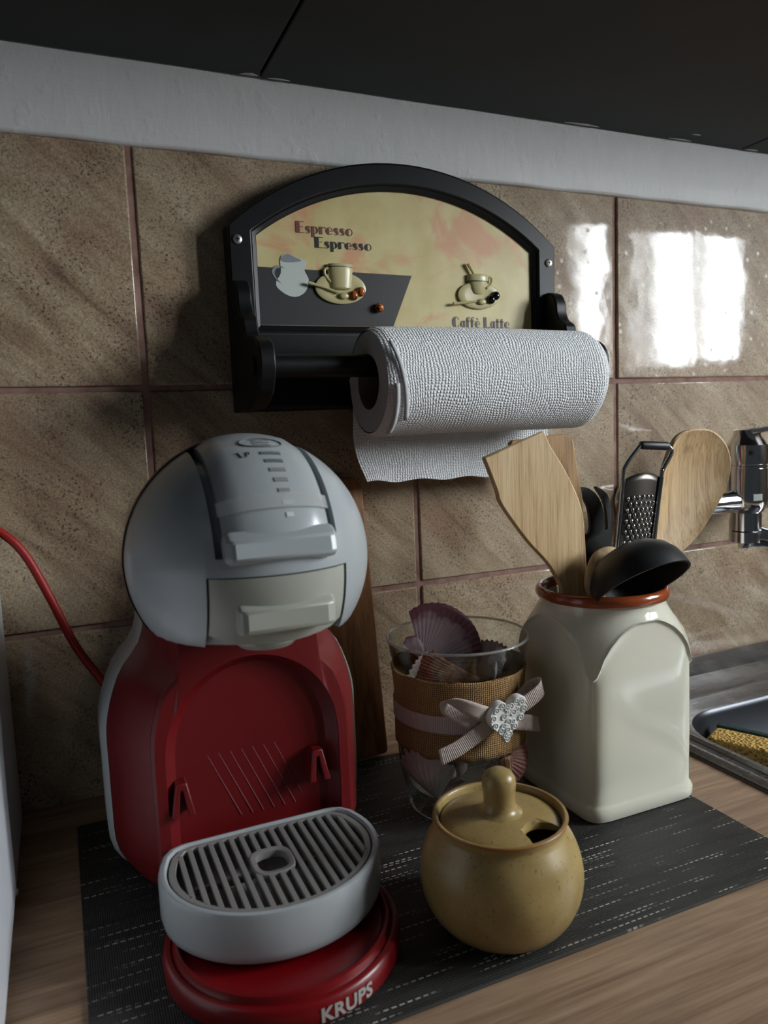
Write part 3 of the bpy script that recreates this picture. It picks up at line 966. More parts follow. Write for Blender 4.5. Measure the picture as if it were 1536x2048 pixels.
for cb in ((TC - 0.054, HOLE.x - hr * .8), (HOLE.x + hr * .8, TC + 0.054)):
    obj('cross_bar', loc(MB().box(*cb, -0.0475, -0.0455, tz1 - 0.0085, tz1 - 0.0045)), M['greydark'], tray, smooth=0)
obj('tray_floor', loc(MB().loft([tray_ring(0.915, tz1 - 0.016), tray_ring(0.915, tz1 - 0.0145)])), M['slot'], tray, smooth=0)

# red mains lead
pts = spline([(0.070, -0.060, 0.045), (0.040, -0.045, 0.080), (0.0187, -0.032, 0.1142), (0.0020, -0.030, 0.1443), (-0.0132, -0.030, 0.1855), (-0.0281, -0.030, 0.2214), (-0.044, -0.028, 0.2406), (-0.075, -0.022, 0.262), (-0.13, -0.012, 0.27)], 8)
obj('mains_lead', MB().tube(pts, 0.0034, 12), M['cord'], cm, smooth=60, label='red mains lead curving up to the left')

# ================================================================== PAPER TOWEL HOLDER
HX = 0.3175
ph = thing('paper_towel_holder', (HX, -0.01, 0.327), 'black wooden paper towel holder with an espresso picture panel on the tiles', 'towel holder')


def arch_line(w, zs, za, n=26):
    """points from right shoulder over the apex to the left shoulder (circular arc)"""
    h = za - zs
    r = (w * w + h * h) / (2 * h)
    a = math.asin(w / r)
    return [(HX + r * sin(a - 2 * a * i / n), za - r + r * cos(a - 2 * a * i / n)) for i in range(n + 1)]


outer = [(HX + 0.168, 0.3275)] + arch_line(0.168, 0.4855, 0.5510) + [(HX - 0.168, 0.3275)]
inner = [(HX + 0.1425, 0.4030)] + arch_line(0.1425, 0.4795, 0.5268) + [(HX - 0.1425, 0.4030)]
inner_lo = [(HX + 0.1475, 0.3985)] + arch_line(0.1475, 0.4815, 0.5312) + [(HX - 0.1475, 0.3985)]
obj('back_panel', MB().prism(outer, -0.0105, -0.0008, XZ), M['black'], ph, smooth=30, bevel=0.001)


def ring_frame(outs, ins, y0, y1, y1i):
    return MB().loft([[(x, y0, z) for x, z in outs], [(x, y1, z) for x, z in outs], [(x, y1i, z) for x, z in ins], [(x, y0, z) for x, z in ins], [(x, y0, z) for x, z in outs]], False, False)


obj('frame', ring_frame(outer, inner_lo, -0.0104, -0.0210, -0.0210), M['black'], ph, smooth=30, bevel=0.0022, seg=3)
obj('inner_moulding', ring_frame(inner_lo, inner, -0.0104, -0.0190, -0.0165), M['black'], ph, smooth=30, bevel=0.0008)
YP = -0.0140
panel = obj('picture_panel', MB().prism([(HX + (x - HX) * 0.999, z) for x, z in inner], -0.0105, YP, XZ), M['print_'], ph, smooth=0, label='cream and pink mottled picture panel with coffee cups')
obj('printed_table', MB().prism([(0.1755, 0.4532), (0.3247, 0.4515), (0.3035, 0.4035), (0.1755, 0.4035)], YP + 0.0002, YP - 0.0003, XZ), M['printdark'], panel, smooth=0)

# --- lettering in a heavy deco hand (thick left strokes, hairline right strokes)


def ring_sec(cx, cz, ro, rzo, ri, rzi, a0, a1, n=14):
    A = [radians(a0 + (a1 - a0) * i / n) for i in range(n + 1)]
    return [(cx + ro * cos(a), cz + rzo * sin(a)) for a in A] + [(cx + ri * cos(a), cz + rzi * sin(a)) for a in A[::-1]]


def rect(x0, x1, z0, z1): return [(x0, z0), (x1, z0), (x1, z1), (x0, z1)]


def glyph(c):
    X = 0.64
    h = X / 2
    if c == 'E': return [rect(0, .32, 0, 1), rect(.32, .66, .94, 1), rect(.32, .58, .52, .57), rect(.32, .66, 0, .06)], .74
    if c == 'L': return [rect(0, .32, 0, 1), rect(.32, .66, 0, .07), rect(.60, .66, 0, .16)], .72
    if c == 'C': return [ring_sec(.42, .5, .42, .52, .05, .46, 92, 268), ring_sec(.42, .5, .38, .52, .34, .46, 25, 92), ring_sec(.42, .5, .38, .52, .34, .46, 268, 335)], .86
    if c == 's': return [[(.02, .44), (.06, .58), (.16, .64), (.24, .60), (.40, .26), (.40, .12), (.32, .02), (.20, .02), (.26, .14), (.05, .34)], ring_sec(.22, .48, .19, .16, .15, .12, 10, 110), ring_sec(.18, .16, .17, .16, .13, .12, 190, 290)], .48
    if c == 'p': return [rect(0, .24, -.30, X), ring_sec(.24, h, .32, h, .16, h - .05, -90, 90)], .62
    if c == 'r': return [rect(0, .24, 0, X), ring_sec(.38, .44, .17, .20, .12, .14, 20, 160)], .52
    if c == 'o': return [ring_sec(.30, h, .30, h, .04, h - .03, 90, 270), ring_sec(.30, h, .28, h, .23, h - .04, -90, 90)], .64
    if c in 'e\u00e8':
        g = [ring_sec(.30, h, .30, h, .04, h - .03, 90, 270), ring_sec(.30, h, .26, h, .21, h - .04, 0, 90), rect(.24, .56, h - .02, h + .03), ring_sec(.30, h, .26, h, .21, h - .04, 270, 325)]
        if c == '\u00e8': g.append([(.16, .92), (.30, .92), (.40, .74), (.33, .74)])
        return g, .62
    if c == 'a': return [ring_sec(.28, h, .28, h, .06, h - .05, 90, 270), rect(.26, .30, X - .05, X), rect(.26, .30, 0, .05), rect(.34, .54, 0, X)], .62
    if c == 'f': return [rect(.08, .30, 0, .82), ring_sec(.27, .80, .19, .20, .10, .13, 20, 180), rect(0, .44, X - .07, X)], .48
    if c == 't': return [rect(.08, .30, 0, .86), rect(0, .44, X - .07, X), ring_sec(.30, .10, .14, .10, .09, .05, 270, 340)], .48
    return [], .36


def deco(name, s, x0, x1, z0, cap, m, slope=0.0):
    adv = [glyph(c) for c in s]
    tot = sum(a for _, a in adv)
    k = (x1 - x0) / tot
    x = 0
    mb = MB()
    for g, a in adv:
        for poly in g:
            n = len(poly)
            mb.add([(x0 + (x + u) * k, YP - 0.00035, z0 + w * cap + (x + u) * k * slope) for u, w in poly], [tuple(range(n))])
        x += a
    o = obj(name, mb, m, panel, smooth=0)
    return o


deco('lettering', 'Espresso', 0.2117, 0.2668, 0.4842, 0.0102, M['txt1'], 0.0)['label'] = 'brown printed word on the picture panel'
deco('lettering', 'Espresso', 0.2290, 0.2850, 0.4722, 0.0096, M['txt2'], 0.0)['label'] = 'black printed word on the picture panel'
deco('lettering', 'Caff\u00e8 Latte', 0.3672, 0.4337, 0.4040, 0.0104, M['txt3'], 0.0)['label'] = 'grey printed words at the panel foot'

# --- printed milk jug
jp = spline([(0.1962, 0.4618), (0.2029, 0.466), (0.2097, 0.4632), (0.2201, 0.4598), (0.2180, 0.452), (0.2216, 0.4435), (0.2182, 0.4337), (0.21, 0.4286), (0.2008, 0.4297), (0.192, 0.4359), (0.1914, 0.4414), (0.1959, 0.4489)], 4, True)
obj('printed_jug', MB().prism(jp, YP + 0.0001, YP - 0.0006, XZ), M['jug'], panel, smooth=0)
obj('printed_jug_mouth', MB().prism(spline([(0.1962, 0.4612), (0.2026, 0.4655), (0.2090, 0.4630), (0.2155, 0.4600), (0.2060, 0.4583), (0.1985, 0.4586)], 4, True), YP - 0.0006, YP - 0.0008, XZ), M['jugsh'], panel, smooth=0)
hp = spline([(0.1972, 0.4540), (0.1915, 0.4548), (0.1878, 0.4500), (0.1900, 0.4445), (0.1935, 0.4408)], 5)
obj('printed_jug_handle', MB().prism([(x, z) for x, z in hp] + [(x + 0.0024, z - 0.0012) for x, z in hp[::-1]], YP + 0.0001, YP - 0.0006, XZ), M['jugsh'], panel, smooth=0)


def relief_cup(cx, z0, r0, r1, h, saucer, handle, band, spoon2):
    sx_, sz_, scx, scz = saucer
    m = MB()
    rings = []
    for k, d in ((1.0, 0.0), (1.0, 0.0022), (0.90, 0.0030), (0.62, 0.0022), (0.0, 0.0020)):
        rings.append([(scx + sx_ * max(k, .02) * cos(a), YP - d, scz + sz_ * max(k, .02) * sin(a)) for a in [2 * pi * i / 36 for i in range(36)]])
    obj('relief_saucer', MB().loft(rings), M['cupm'], panel, smooth=50)
    prof = [(r0 * 0.7, 0), (r0, h * 0.06), (r0 + (r1 - r0) * 0.35, h * 0.3), (r1 * 0.985, h * 0.7), (r1, h * 0.97), (r1 * 0.95, h), (r1 * 0.88, h * 0.985), (r1 * 0.8, h * 0.9)]
    c = MB().lathe(prof, (cx, YP - 0.0015, z0), 32, sy=0.45)
    cup = obj('relief_cup', c, M['cupm'], panel, smooth=40)
    obj('relief_cup_band', MB().lathe([(r1 * 1.012, h * band), (r1 * 1.012, h * band + 0.0008)], (cx, YP - 0.0015, z0), 32, sy=0.46), M['printdark'], cup if False else panel, smooth=0)
    obj('relief_handle', MB().tube([(x, YP - 0.0025, z) for x, z in spline(handle, 5)], 0.0012, 8), M['cupm'], panel)


relief_cup(0.2515, 0.4358, 0.0098, 0.0122, 0.0225, (0.0245, 0.0142, 0.2515, 0.4372), [(0.2400, 0.4545), (0.2365, 0.4530), (0.2368, 0.4480), (0.2420, 0.4420)], 0.86, None)
relief_cup(0.3965, 0.4365, 0.0060, 0.0118, 0.0185, (0.0238, 0.0132, 0.3975, 0.4352), [(0.4070, 0.4530), (0.4115, 0.4525), (0.4112, 0.4470), (0.4060, 0.4425)], 0.62, None)
for path, bowl in ((((0.2200, 0.4405), (0.2350, 0.4370), (0.2490, 0.4325)), (0.2535, 0.4300)), (((0.3670, 0.4262), (0.3800, 0.4275), (0.3935, 0.4292)), (0.3995, 0.4288))):
    m = MB().tube([(x, YP - 0.0042, z) for x, z in path], [0.0015, 0.0011, 0.0009], 8)
    sp_ = obj('relief_spoon', m, M['cupm'], panel)
    obj('relief_spoon_bowl', MB().ball((bowl[0], YP - 0.0038, bowl[1]), 0.0048, 0.0018, 0.0030), M['cupm'], panel)
obj('relief_stirrer', MB().tube([(0.3852, YP - 0.003, 0.4652), (0.3885, YP - 0.003, 0.4600), (0.3925, YP - 0.003, 0.4535)], [0.0019, 0.0016, 0.0011], 8), M['cupm'], panel)
for (x, z, mm) in ((0.2634, 0.4307, 'beanb'), (0.2703, 0.4343, 'beanb'), (0.2886, 0.4205, 'beanb'), (0.4105, 0.4314, 'beank'), (0.4160, 0.4352, 'beank')):
    obj('relief_bean', MB().ball((x, YP - 0.0034, z), 0.0042, 0.0036, 0.0044), M[mm], panel, label='glossy brown bean' if mm == 'beanb' else 'glossy black bean')

# --- screws
for (x, z) in ((0.1571, 0.4738), (0.4774, 0.4692)):
    s_ = obj('screw', MB().add(*(lambda q: (q.v, q.f))(MB().lathe([(0.0042, 0.0), (0.0040, 0.0008), (0.0030, 0.0014), (0.0008, 0.0015)], (0, 0, 0), 24).xform(lambda p: Vector((x + p.x, -0.0212 - p.z, z + p.y))))), M['screw'], ph)
    a = MB()
    for w, h in ((0.0019, 0.0006), (0.0006, 0.0019)):
        a.box(x - w, x + w, -0.0229, -0.0224, z - h, z + h)
    obj('screw_recess', a, M['slot'], s_, smooth=0)

# --- brackets and rod
ROD = (-0.083, 0.3615)
br = [(-0.0205, 0.3278)] + [(-0.060, 0.3278), (-0.078, 0.332)] + [tuple(p) for p in spline([(-0.092, 0.340), (-0.1005, 0.352), (-0.1030, 0.3645), (-0.0985, 0.3765), (-0.0870, 0.3838), (-0.0715, 0.3865), (-0.0590, 0.3890), (-0.0550, 0.3965), (-0.0525, 0.4035), (-0.0440, 0.4090), (-0.0400, 0.4165), (-0.0385, 0.4265), (-0.0335, 0.4350), (-0.0255, 0.4385)], 4)] + [(-0.0205, 0.4388)]
for x0 in (0.1495, 0.4725):
    obj('bracket', MB().prism(br, x0, x0 + 0.0130, YZ), M['black'], ph, smooth=30, bevel=0.0015)
obj('rod', MB().tube([(0.1575, ROD[0], ROD[1]), (0.32, ROD[0], ROD[1]), (0.478, ROD[0], ROD[1])], 0.0095, 24), M['black'], ph, smooth=50)
for x0, x1 in ((0.1475, 0.1496), (0.4850, 0.4870)):
    obj('rod_cap', MB().tube([(x0, ROD[0], ROD[1]), (x1, ROD[0], ROD[1])], 0.0075, 20), M['black'], ph, smooth=50)

# ================================================================== PAPER TOWEL ROLL
RC = (-0.083, 0.3475); RR = 0.0455; RI = 0.0225; RX0, RX1 = 0.2465, 0.4660
pr = thing('paper_towel_roll', ((RX0 + RX1) / 2, RC[0], RC[1] - RR), 'white embossed paper towel roll on the black wooden rod', 'paper towel')
# outer sheet (with its own UV in metres), from the tangent at the back once round
n1, n2 = 120, 40
m = MB(); uv = []
rows = []
for i in range(n1 + 1):
    a = 2 * pi * i / n1
    row = []
    for j in range(n2 + 1):
        t = j / n2
        x = RX0 + (RX1 - RX0) * t
        edge = max(0.0, 1 - min(t, 1 - t) / 0.035)
        r = RR - 0.0032 * edge ** 2 + 0.0006 * sin(3 * a + 5 * t) + 0.0008 * sin(a * 2 + 1) * (1 - t)
        row.append((x, RC[0] + r * sin(a), RC[1] + r * cos(a)))
        uv.append((x, a * RR))
    rows.append(row)
m.loft(rows, False, False, closed=False)
obj('wound_paper', m, M['towel'], pr, smooth=60, uv=uv)
ra = MB()
for x, s in ((RX0 + 0.0002, 1), (RX1 - 0.0002, -1)):
    rings = []
    for r, d in ((RI + 0.0006, 0.0), (RI + 0.008, 0.0004), (RR - 0.012, 0.0002), (RR - 0.0034, 0.0)):
        rings.append([(x - s * d, RC[0] + r * sin(2 * pi * i / 72), RC[1] + r * cos(2 * pi * i / 72)) for i in range(72)])
    e_ = MB().loft(rings, False, False)
    obj('paper_end', e_, M['towelside'], pr, smooth=60)
m = MB()
rings = [[(x, RC[0] + r * sin(2 * pi * i / 48), RC[1] + r * cos(2 * pi * i / 48)) for i in range(48)] for x, r in ((RX0 + 0.0004, RI + 0.0008), (RX0 + 0.0004, RI), (RX1 - 0.0004, RI), (RX1 - 0.0004, RI + 0.0008))]
obj('cardboard_core', MB().loft(rings, False, False), M['core'], pr, smooth=60)
# loose sheet hanging behind
rows = []; uv = []
for i in range(30):
    t = i / 29
    row = []
    for j in range(50):
        s = j / 49
        x = RX0 + 0.001 + (RX1 - RX0 - 0.002) * s
        zb = 0.2605 - 0.005 * s + 0.0012 * sin(s * 26) * t
        z0 = RC[1] + 0.006
        z = z0 + (zb - z0) * t
        y = RC[0] + RR + 0.0008 + 0.004 * sin(t * 2.6) * (0.4 + 0.6 * s) - 0.010 * t * t * (1 - s) + 0.0012 * sin(s * 9 + 2) * t
        xo = x + (0.0085 * t * t + 0.0022 * sin(t * 7)) * max(0, 1 - s * 6)
        row.append((xo, min(y, -0.0235) if z > 0.325 else min(y, -0.006), z)); uv.append((x, z))
    rows.append(row)
obj('hanging_sheet', MB().loft(rows, False, False, closed=False), M['towel'], pr, smooth=60, uv=uv)
# loose ply edges curling at the left end
m = MB()
for k, (a0, a1, rr_) in enumerate(((50, 135, RR + 0.0012), (95, 160, RR + 0.0006))):
    pts = []
    for i in range(16):
        a = radians(a0 + (a1 - a0) * i / 15)
        pts.append((RX0 + 0.004 + 0.010 * (i / 15) * (1.2 - k * .8), RC[0] - rr_ * sin(a), RC[1] + rr_ * cos(a)))
    strip = [[p, (p[0] + 0.004, p[1] * 1.0 - 0.0006, p[2])] for p in pts]
    obj('ply_edge', MB().loft(strip, False, False, closed=False), M['towelside'], pr, smooth=60, solid=0.0006)

# ================================================================== CERAMIC UTENSIL JAR
JC = Vector((0.4020, -0.1895, PT)); JA = 0.0515
jar = thing('utensil_jar', tuple(JC), 'square cream ceramic jar with a terracotta rim full of utensils', 'jar')
DOME = [(0.0685, 0.118), (0.0672, 0.126), (0.0642, 0.1345), (0.0600, 0.1425), (0.0558, 0.149), (0.0528, 0.1535), (0.0508, 0.1575)]


def dome_r(z):
    for (r0, z0), (r1, z1) in zip(DOME, DOME[1:]):
        if z <= z1: return r0 + (r1 - r0) * (z - z0) / (z1 - z0)
    return DOME[-1][0]


def dome_z(r):
    for (r0, z0), (r1, z1) in zip(DOME, DOME[1:]):
        if r >= r1: return z0 + (z1 - z0) * (r0 - r) / (r0 - r1)
    return DOME[-1][1]


def sq_r(a, h=JA, p=9.0): return h / ((abs(cos(a)) ** p + abs(sin(a)) ** p) ** (1 / p))


NJ = 160
rows = []
AN = [2 * pi * i / NJ for i in range(NJ)]


def jrow(fr, fz): rows.append([(JC.x + fr(a) * cos(a), JC.y + fr(a) * sin(a), JC.z + fz(a)) for a in AN])


for h, z in ((JA - 0.002, 0.0), (JA + 0.0012, 0.0010), (JA + 0.0022, 0.0040), (JA + 0.0022, 0.0095), (JA + 0.0010, 0.0125), (JA, 0.0145)):
    jrow(lambda a: sq_r(a, h), lambda a: z)
arch = {a: min(dome_z(sq_r(a) + 0.0022), 0.1510) for a in AN}
for k in (0.15, 0.35, 0.55, 0.75, 0.9, 0.985):
    jrow(lambda a: sq_r(a) + 0.0004 * sin(pi * k), lambda a: 0.0145 + (arch[a] - 0.0145) * k)
jrow(lambda a: sq_r(a) + 0.0003, lambda a: arch[a] - 0.0004)
jrow(lambda a: sq_r(a) + 0.0012, lambda a: arch[a] + 0.0004)
jrow(lambda a: sq_r(a) + 0.0020, lambda a: arch[a] + 0.0016)
for k in (0.12, 0.25, 0.4, 0.55, 0.7, 0.85, 1.0):
    jrow(lambda a: dome_r(arch[a] + 0.0016 + (0.1575 - arch[a] - 0.0016) * k), lambda a: arch[a] + 0.0016 + (0.1575 - arch[a] - 0.0016) * k)
for r, z in ((0.0500, 0.1600), (0.0500, 0.1640), (0.0465, 0.1640), (0.0450, 0.150)):
    jrow(lambda a: r, lambda a: z)
for k, z in ((0.0455, 0.13), (0.0455, 0.02), (0.040, 0.009)):
    jrow(lambda a: k, lambda a: z)
obj('body', MB().loft(rows), M['cream'], jar, smooth=50)
obj('rim', MB().lathe([(0.0495, 0.1632), (0.0522, 0.1640), (0.0533, 0.1665), (0.0530, 0.1700), (0.0515, 0.1722), (0.0498, 0.1728), (0.0482, 0.1718), (0.0474, 0.1690), (0.0470, 0.1632), (0.0495, 0.1632)], tuple(JC), 72, False, False), M['terra'], jar, smooth=60, label='glossy terracotta brown rim')

# ================================================================== UTENSILS IN THE JAR
UG = 'cooking utensils standing in the jar'


def scaleY(pts, Y0, Y1):
    """move an outline seen at depth Y0 to depth Y1 (same direction from the viewpoint, real size there)"""
    k = (Y1 + 0.6762) / (Y0 + 0.6762)
    return [(x * k, 0.3091 + (z - 0.3091) * k) for x, z in pts]


# bamboo turner in front
b1 = scaleY([(0.2830, 0.2846), (0.3356, 0.3016), (0.3421, 0.289), (0.3556, 0.2693), (0.3693, 0.2413), (0.3727, 0.2115), (0.3742, 0.1750)], -.205, -.192)
b1b = scaleY([(0.3517, 0.1763), (0.3381, 0.1994), (0.3181, 0.2208), (0.2969, 0.2489), (0.2929, 0.2603)], -.205, -.192)
o1 = [b1[0], b1[1]] + [tuple(p) for p in spline(b1[1:], 4)][1:] + [(0.3865, 0.155), (0.3870, 0.016), (0.3740, 0.016), (0.3690, 0.155)] + [tuple(p) for p in spline(b1b + [b1[0]], 4)][:-1]
m = MB().prism(o1, -0.1945, -0.1895, XZ)
tag(obj('wooden_turner', m, M['bamboo'], smooth=30, bevel=0.0012), 'pale bamboo turner with a slanted edge, foremost in the jar', 'spatula', UG)
# darker turner behind
b2 = [(0.3286, 0.2925), (0.3310, 0.2950), (0.3810, 0.2980), (0.3875, 0.2960), (0.3905, 0.2900), (0.3932, 0.2719), (0.3984, 0.2466), (0.4005, 0.2085), (0.3962, 0.1962), (0.3930, 0.170), (0.3930, 0.016), (0.3800, 0.016), (0.3760, 0.170), (0.3600, 0.205), (0.3400, 0.240)]
tag(obj('wooden_turner', MB().prism(b2, -0.1715, -0.1665, XZ), M['bamboo2'], smooth=30, bevel=0.0012), 'darker wooden turner standing behind the pale bamboo one', 'spatula', UG)

# black spaghetti server
ps = thing('spaghetti_server', (0.41, -0.158, 0.02), 'black slotted spaghetti server between the wooden turners and the grater', 'serving spoon', UG)
sv = scaleY([(0.3985, 0.1900), (0.4100, 0.1870), (0.4224, 0.1934), (0.4305, 0.2055), (0.4312, 0.2228), (0.4285, 0.2340), (0.4202, 0.2455), (0.4060, 0.2535), (0.4050, 0.2520), (0.4150, 0.2420), (0.4215, 0.2310), (0.4245, 0.2170), (0.4205, 0.2160), (0.4185, 0.2290), (0.4130, 0.2400), (0.4040, 0.2490), (0.3940, 0.2540), (0.3900, 0.2510), (0.4000, 0.2370), (0.4040, 0.2190), (0.3990, 0.2140), (0.3930, 0.2250), (0.3850, 0.2320), (0.3820, 0.2200), (0.3850, 0.2020)], -.17, -.158)
sv = [tuple(p) for p in spline(sv, 3, True)]
m = MB().prism(sv, 0, 0.0035, lambda u, w, a: (u, -0.163 + a + 1.6 * (u - 0.415) ** 2 / 0.05 * 0.3 + ((w - 0.215) ** 2) * 5.0 * -1.0, w))
obj('bowl', m, M['nylon'], ps, smooth=40, bevel=0.0008)
obj('handle', MB().tube([(0.4130, -0.159, 0.195), (0.4100, -0.160, 0.165), (0.4040, -0.168, 0.014)], [0.0055, 0.0048, 0.0055], 12, 0.6), M['nylon'], ps, smooth=60)

# flat hand grater with a wire frame
YG = -0.188


def gs(pts): return scaleY(pts, -.18, YG)


gt = thing('grater', (0.44, YG, 0.02), 'flat steel hand grater with a black grip on its wire frame', 'grater', UG)
gl = gs([(0.4521, 0.2856), (0.4368, 0.2697), (0.4330, 0.2573), (0.4257, 0.1987)])
gr = gs([(0.4833, 0.2833), (0.4866, 0.2776), (0.4772, 0.2640), (0.4748, 0.2573), (0.4653, 0.1924)])
bl = (0.4015, 0.060); brr = (0.4330, 0.060)
wire = [(x, YG, z) for x, z in [bl] + gl[::-1]] + [(x, YG, z) for x, z in gr + [brr]]
wl = spline([wire[0], wire[1], wire[2], wire[3], wire[4]], 5)
wrr = spline(wire[5:], 5)
obj('wire_frame', MB().tube(wl + wrr, 0.0019, 10), M['steel'], gt, smooth=60)
g0, g1 = Vector(wl[-1]), Vector(wrr[0])
obj('grip', MB().tube([g0 + (g1 - g0) * t for t in (0.02, 0.08, 0.5, 0.92, 0.98)], [0.0030, 0.0036, 0.0036, 0.0036, 0.0030], 14), M['blackrub'], gt, smooth=60, label='black rubber grip')
pTL, pTR = Vector((gl[2][0], 0, gl[2][1])), Vector((gr[3][0], 0, gr[3][1]))
pBL, pBR = Vector((bl[0], 0, bl[1])), Vector((brr[0], 0, brr[1]))


def plate(u, w, d=0.0):
    """u across 0..1, w down 0..1"""
    a = pTL.lerp(pBL, w); b = pTR.lerp(pBR, w)
    p = a.lerp(b, 0.04 + 0.92 * u)
    bow = 4 * u * (1 - u)
    p.z += 0.005 * bow * max(0, 1 - w * 8)
    p.y = YG + 0.0008 - 0.0030 * bow - d
    return p


rows = [[tuple(plate(j / 16, i / 40)) for j in range(17)] for i in range(41)]
obj('grating_plate', MB().loft(rows, False, False, closed=False), M['steeldk'], gt, smooth=60, solid=0.0008)
th_ = MB()
for i in range(26):
    for j in range(6):
        u = 0.14 + (j + (0.5 if i % 2 else 0.0)) * 0.135
        w = 0.085 + i * 0.0225
        if u > 0.92: continue
        c = plate(u, w, 0.0006)
        th_.ball(tuple(c), 0.0016, 0.0012, 0.0021, 8, 5)
o = obj('grating_teeth', th_, M['steel'], gt, smooth=60, label='rows of small raised steel teeth')
o['kind'] = 'stuff'
for i_, (s0, s1) in enumerate(((pTL, pBL), (pTR, pBR))):
    obj('side_rail', MB().tube([(s0.x, YG, s0.z), ((s0.x + s1.x) / 2, YG, (s0.z + s1.z) / 2), (s1.x, YG, s1.z)], 0.0026, 10, 0.8), M['steel'], gt, smooth=60)

# large bamboo spoon leaning right
YS = -0.176
sp = scaleY([(0.5506, 0.2962), (0.5660, 0.2935), (0.5790, 0.2850), (0.5876, 0.2721), (0.5892, 0.2553), (0.5798, 0.2320), (0.5514, 0.1985), (0.5240, 0.1800), (0.5060, 0.1745), (0.4930, 0.1760), (0.4890, 0.1900), (0.4960, 0.2250), (0.5040, 0.2560), (0.5172, 0.2848), (0.5322, 0.2946)], -.15, YS)
sp = [tuple(p) for p in spline(sp, 4, True)]
cx_ = sum(p[0] for p in sp) / len(sp); cz_ = sum(p[1] for p in sp) / len(sp)
ls = thing('wooden_spoon', (0.43, YS, 0.02), 'large bamboo spoon leaning right behind the grater', 'spoon', UG)
rings = []
for k, d in ((0.05, 0.0070), (0.35, 0.0064), (0.65, 0.0042), (0.85, 0.0015), (0.97, -0.0014), (1.0, -0.0004), (1.0, 0.0030), (0.85, 0.0062), (0.6, 0.0095), (0.3, 0.0112), (0.05, 0.0116)):
    rings.append([(cx_ + (x - cx_) * k, YS + d, cz_ + (z - cz_) * k) for x, z in sp])
obj('bowl', MB().loft(rings), M['bamboo'], ls, smooth=50)
obj('handle', MB().tube([(0.4690, YS + 0.003, 0.196), (0.4530, YS + 0.003, 0.180), (0.4370, YS + 0.002, 0.160), (0.4100, YS - 0.004, 0.018)], [0.0070, 0.0060, 0.0056, 0.0056], 14, 0.75), M['bamboo'], ls, smooth=60)

# small beech spoon
YB = -0.209
ss = scaleY([(0.3957, 0.2072), (0.4060, 0.2055), (0.4098, 0.1985), (0.4082, 0.1890), (0.4000, 0.1790), (0.3900, 0.1690), (0.3800, 0.1690), (0.3758, 0.1750), (0.3758, 0.1873), (0.3833, 0.2024)], -.205, YB)
ss = [tuple(p) for p in spline(ss, 4, True)]
cx_ = sum(p[0] for p in ss) / len(ss); cz_ = sum(p[1] for p in ss) / len(ss)
sb = thing('wooden_spoon', (0.388, YB, 0.02), 'small round beech spoon tucked beside the black ladle', 'spoon', UG)
rings = []
for k, d in ((0.05, -0.0040), (0.4, -0.0036), (0.75, -0.0020), (0.97, 0.0008), (1.0, 0.0018), (1.0, 0.0032), (0.8, 0.0034), (0.4, 0.0034), (0.05, 0.0034)):
    rings.append([(cx_ + (x - cx_) * k, YB + d, cz_ + (z - cz_) * k) for x, z in ss])
obj('bowl', MB().loft(rings), M['beech'], sb, smooth=50)
obj('handle', MB().tube([(0.3850, YB + 0.002, 0.178), (0.3870, YB + 0.003, 0.160), (0.3990, YB + 0.008, 0.016)], [0.0055, 0.0048, 0.0048], 12), M['beech'], sb, smooth=60)

# black ladle, bowl upside down over the rim
LP = Vector((0.4020, -0.2370, 0.1810)); LR = 0.0388
ln = Vector((0.06, -0.600, -0.790)).normalized()
la = Vector((0.997, 0, -0.045)); la = (la - ln * la.dot(ln)).normalized(); lb = ln.cross(la).normalized()
if lb.y < 0: lb = -lb
lad = thing('ladle', (0.42, -0.20, 0.02), 'black nylon ladle with its bowl turned down over the jar rim', 'ladle', UG)
rings = []
for r, d in ((1.0, 0.0), (0.985, 0.006), (0.93, 0.0145), (0.80, 0.0225), (0.60, 0.0285), (0.35, 0.0318), (0.05, 0.0330)):
    rings.append((r * LR, d))
inn = [(r - 0.0018 if r > 0.003 else r, max(d - 0.0018, 0)) for r, d in rings[::-1]]
R2 = [[LP + (la * cos(2 * pi * i / 56) + lb * sin(2 * pi * i / 56)) * r - ln * d for i in range(56)] for r, d in rings[::-1][:-1] + [(LR, 0.0), (LR - 0.0018, 0.0)] + inn[::-1][1:]]
obj('bowl', MB().loft(R2), M['nylon'], lad, smooth=50)
h0 = LP + lb * LR * 0.96 - ln * 0.003
obj('handle', MB().tube([tuple(h0), tuple(h0 + Vector((0, 0.006, -0.012))), (0.417, -0.196, 0.120), (0.412, -0.205, 0.016)], [0.0050, 0.0050, 0.0050, 0.0055], 12, 0.7), M['nylon'], lad, smooth=60)

# ================================================================== SUGAR BOWL
SC = Vector((0.2312, -0.3005, PT))
sg = thing('sugar_bowl', tuple(SC), 'round speckled stoneware sugar bowl with a notched lid at the front', 'sugar bowl')
prof = [(0.029, 0.0), (0.0330, 0.0012), (0.0385, 0.0055), (0.0440, 0.0125), (0.0482, 0.0220), (0.0498, 0.0320), (0.0490, 0.0420), (0.0462, 0.0515), (0.0424, 0.0590), (0.0402, 0.0632), (0.0398, 0.0655), (0.0407, 0.0685), (0.0405, 0.0702), (0.0393, 0.0706), (0.0380, 0.0695), (0.0372, 0.0650), (0.0372, 0.0610), (0.0400, 0.055), (0.0440, 0.04), (0.042, 0.015), (0.03, 0.006)]
pr2 = spline([(a, b, 0) for a, b in prof], 4)
obj('pot', MB().lathe([(p[0], p[1]) for p in pr2], tuple(SC), 72), M['stone'], sg, smooth=60)
obj('rim', MB().tube([(SC.x + 0.0402 * cos(a), SC.y + 0.0402 * sin(a), SC.z + 0.0696) for a in [2 * pi * i / 64 for i in range(64)]], 0.0010, 8, closed=True), M['stonerim'], sg, smooth=60, label='brown unglazed rim')
NA = 120
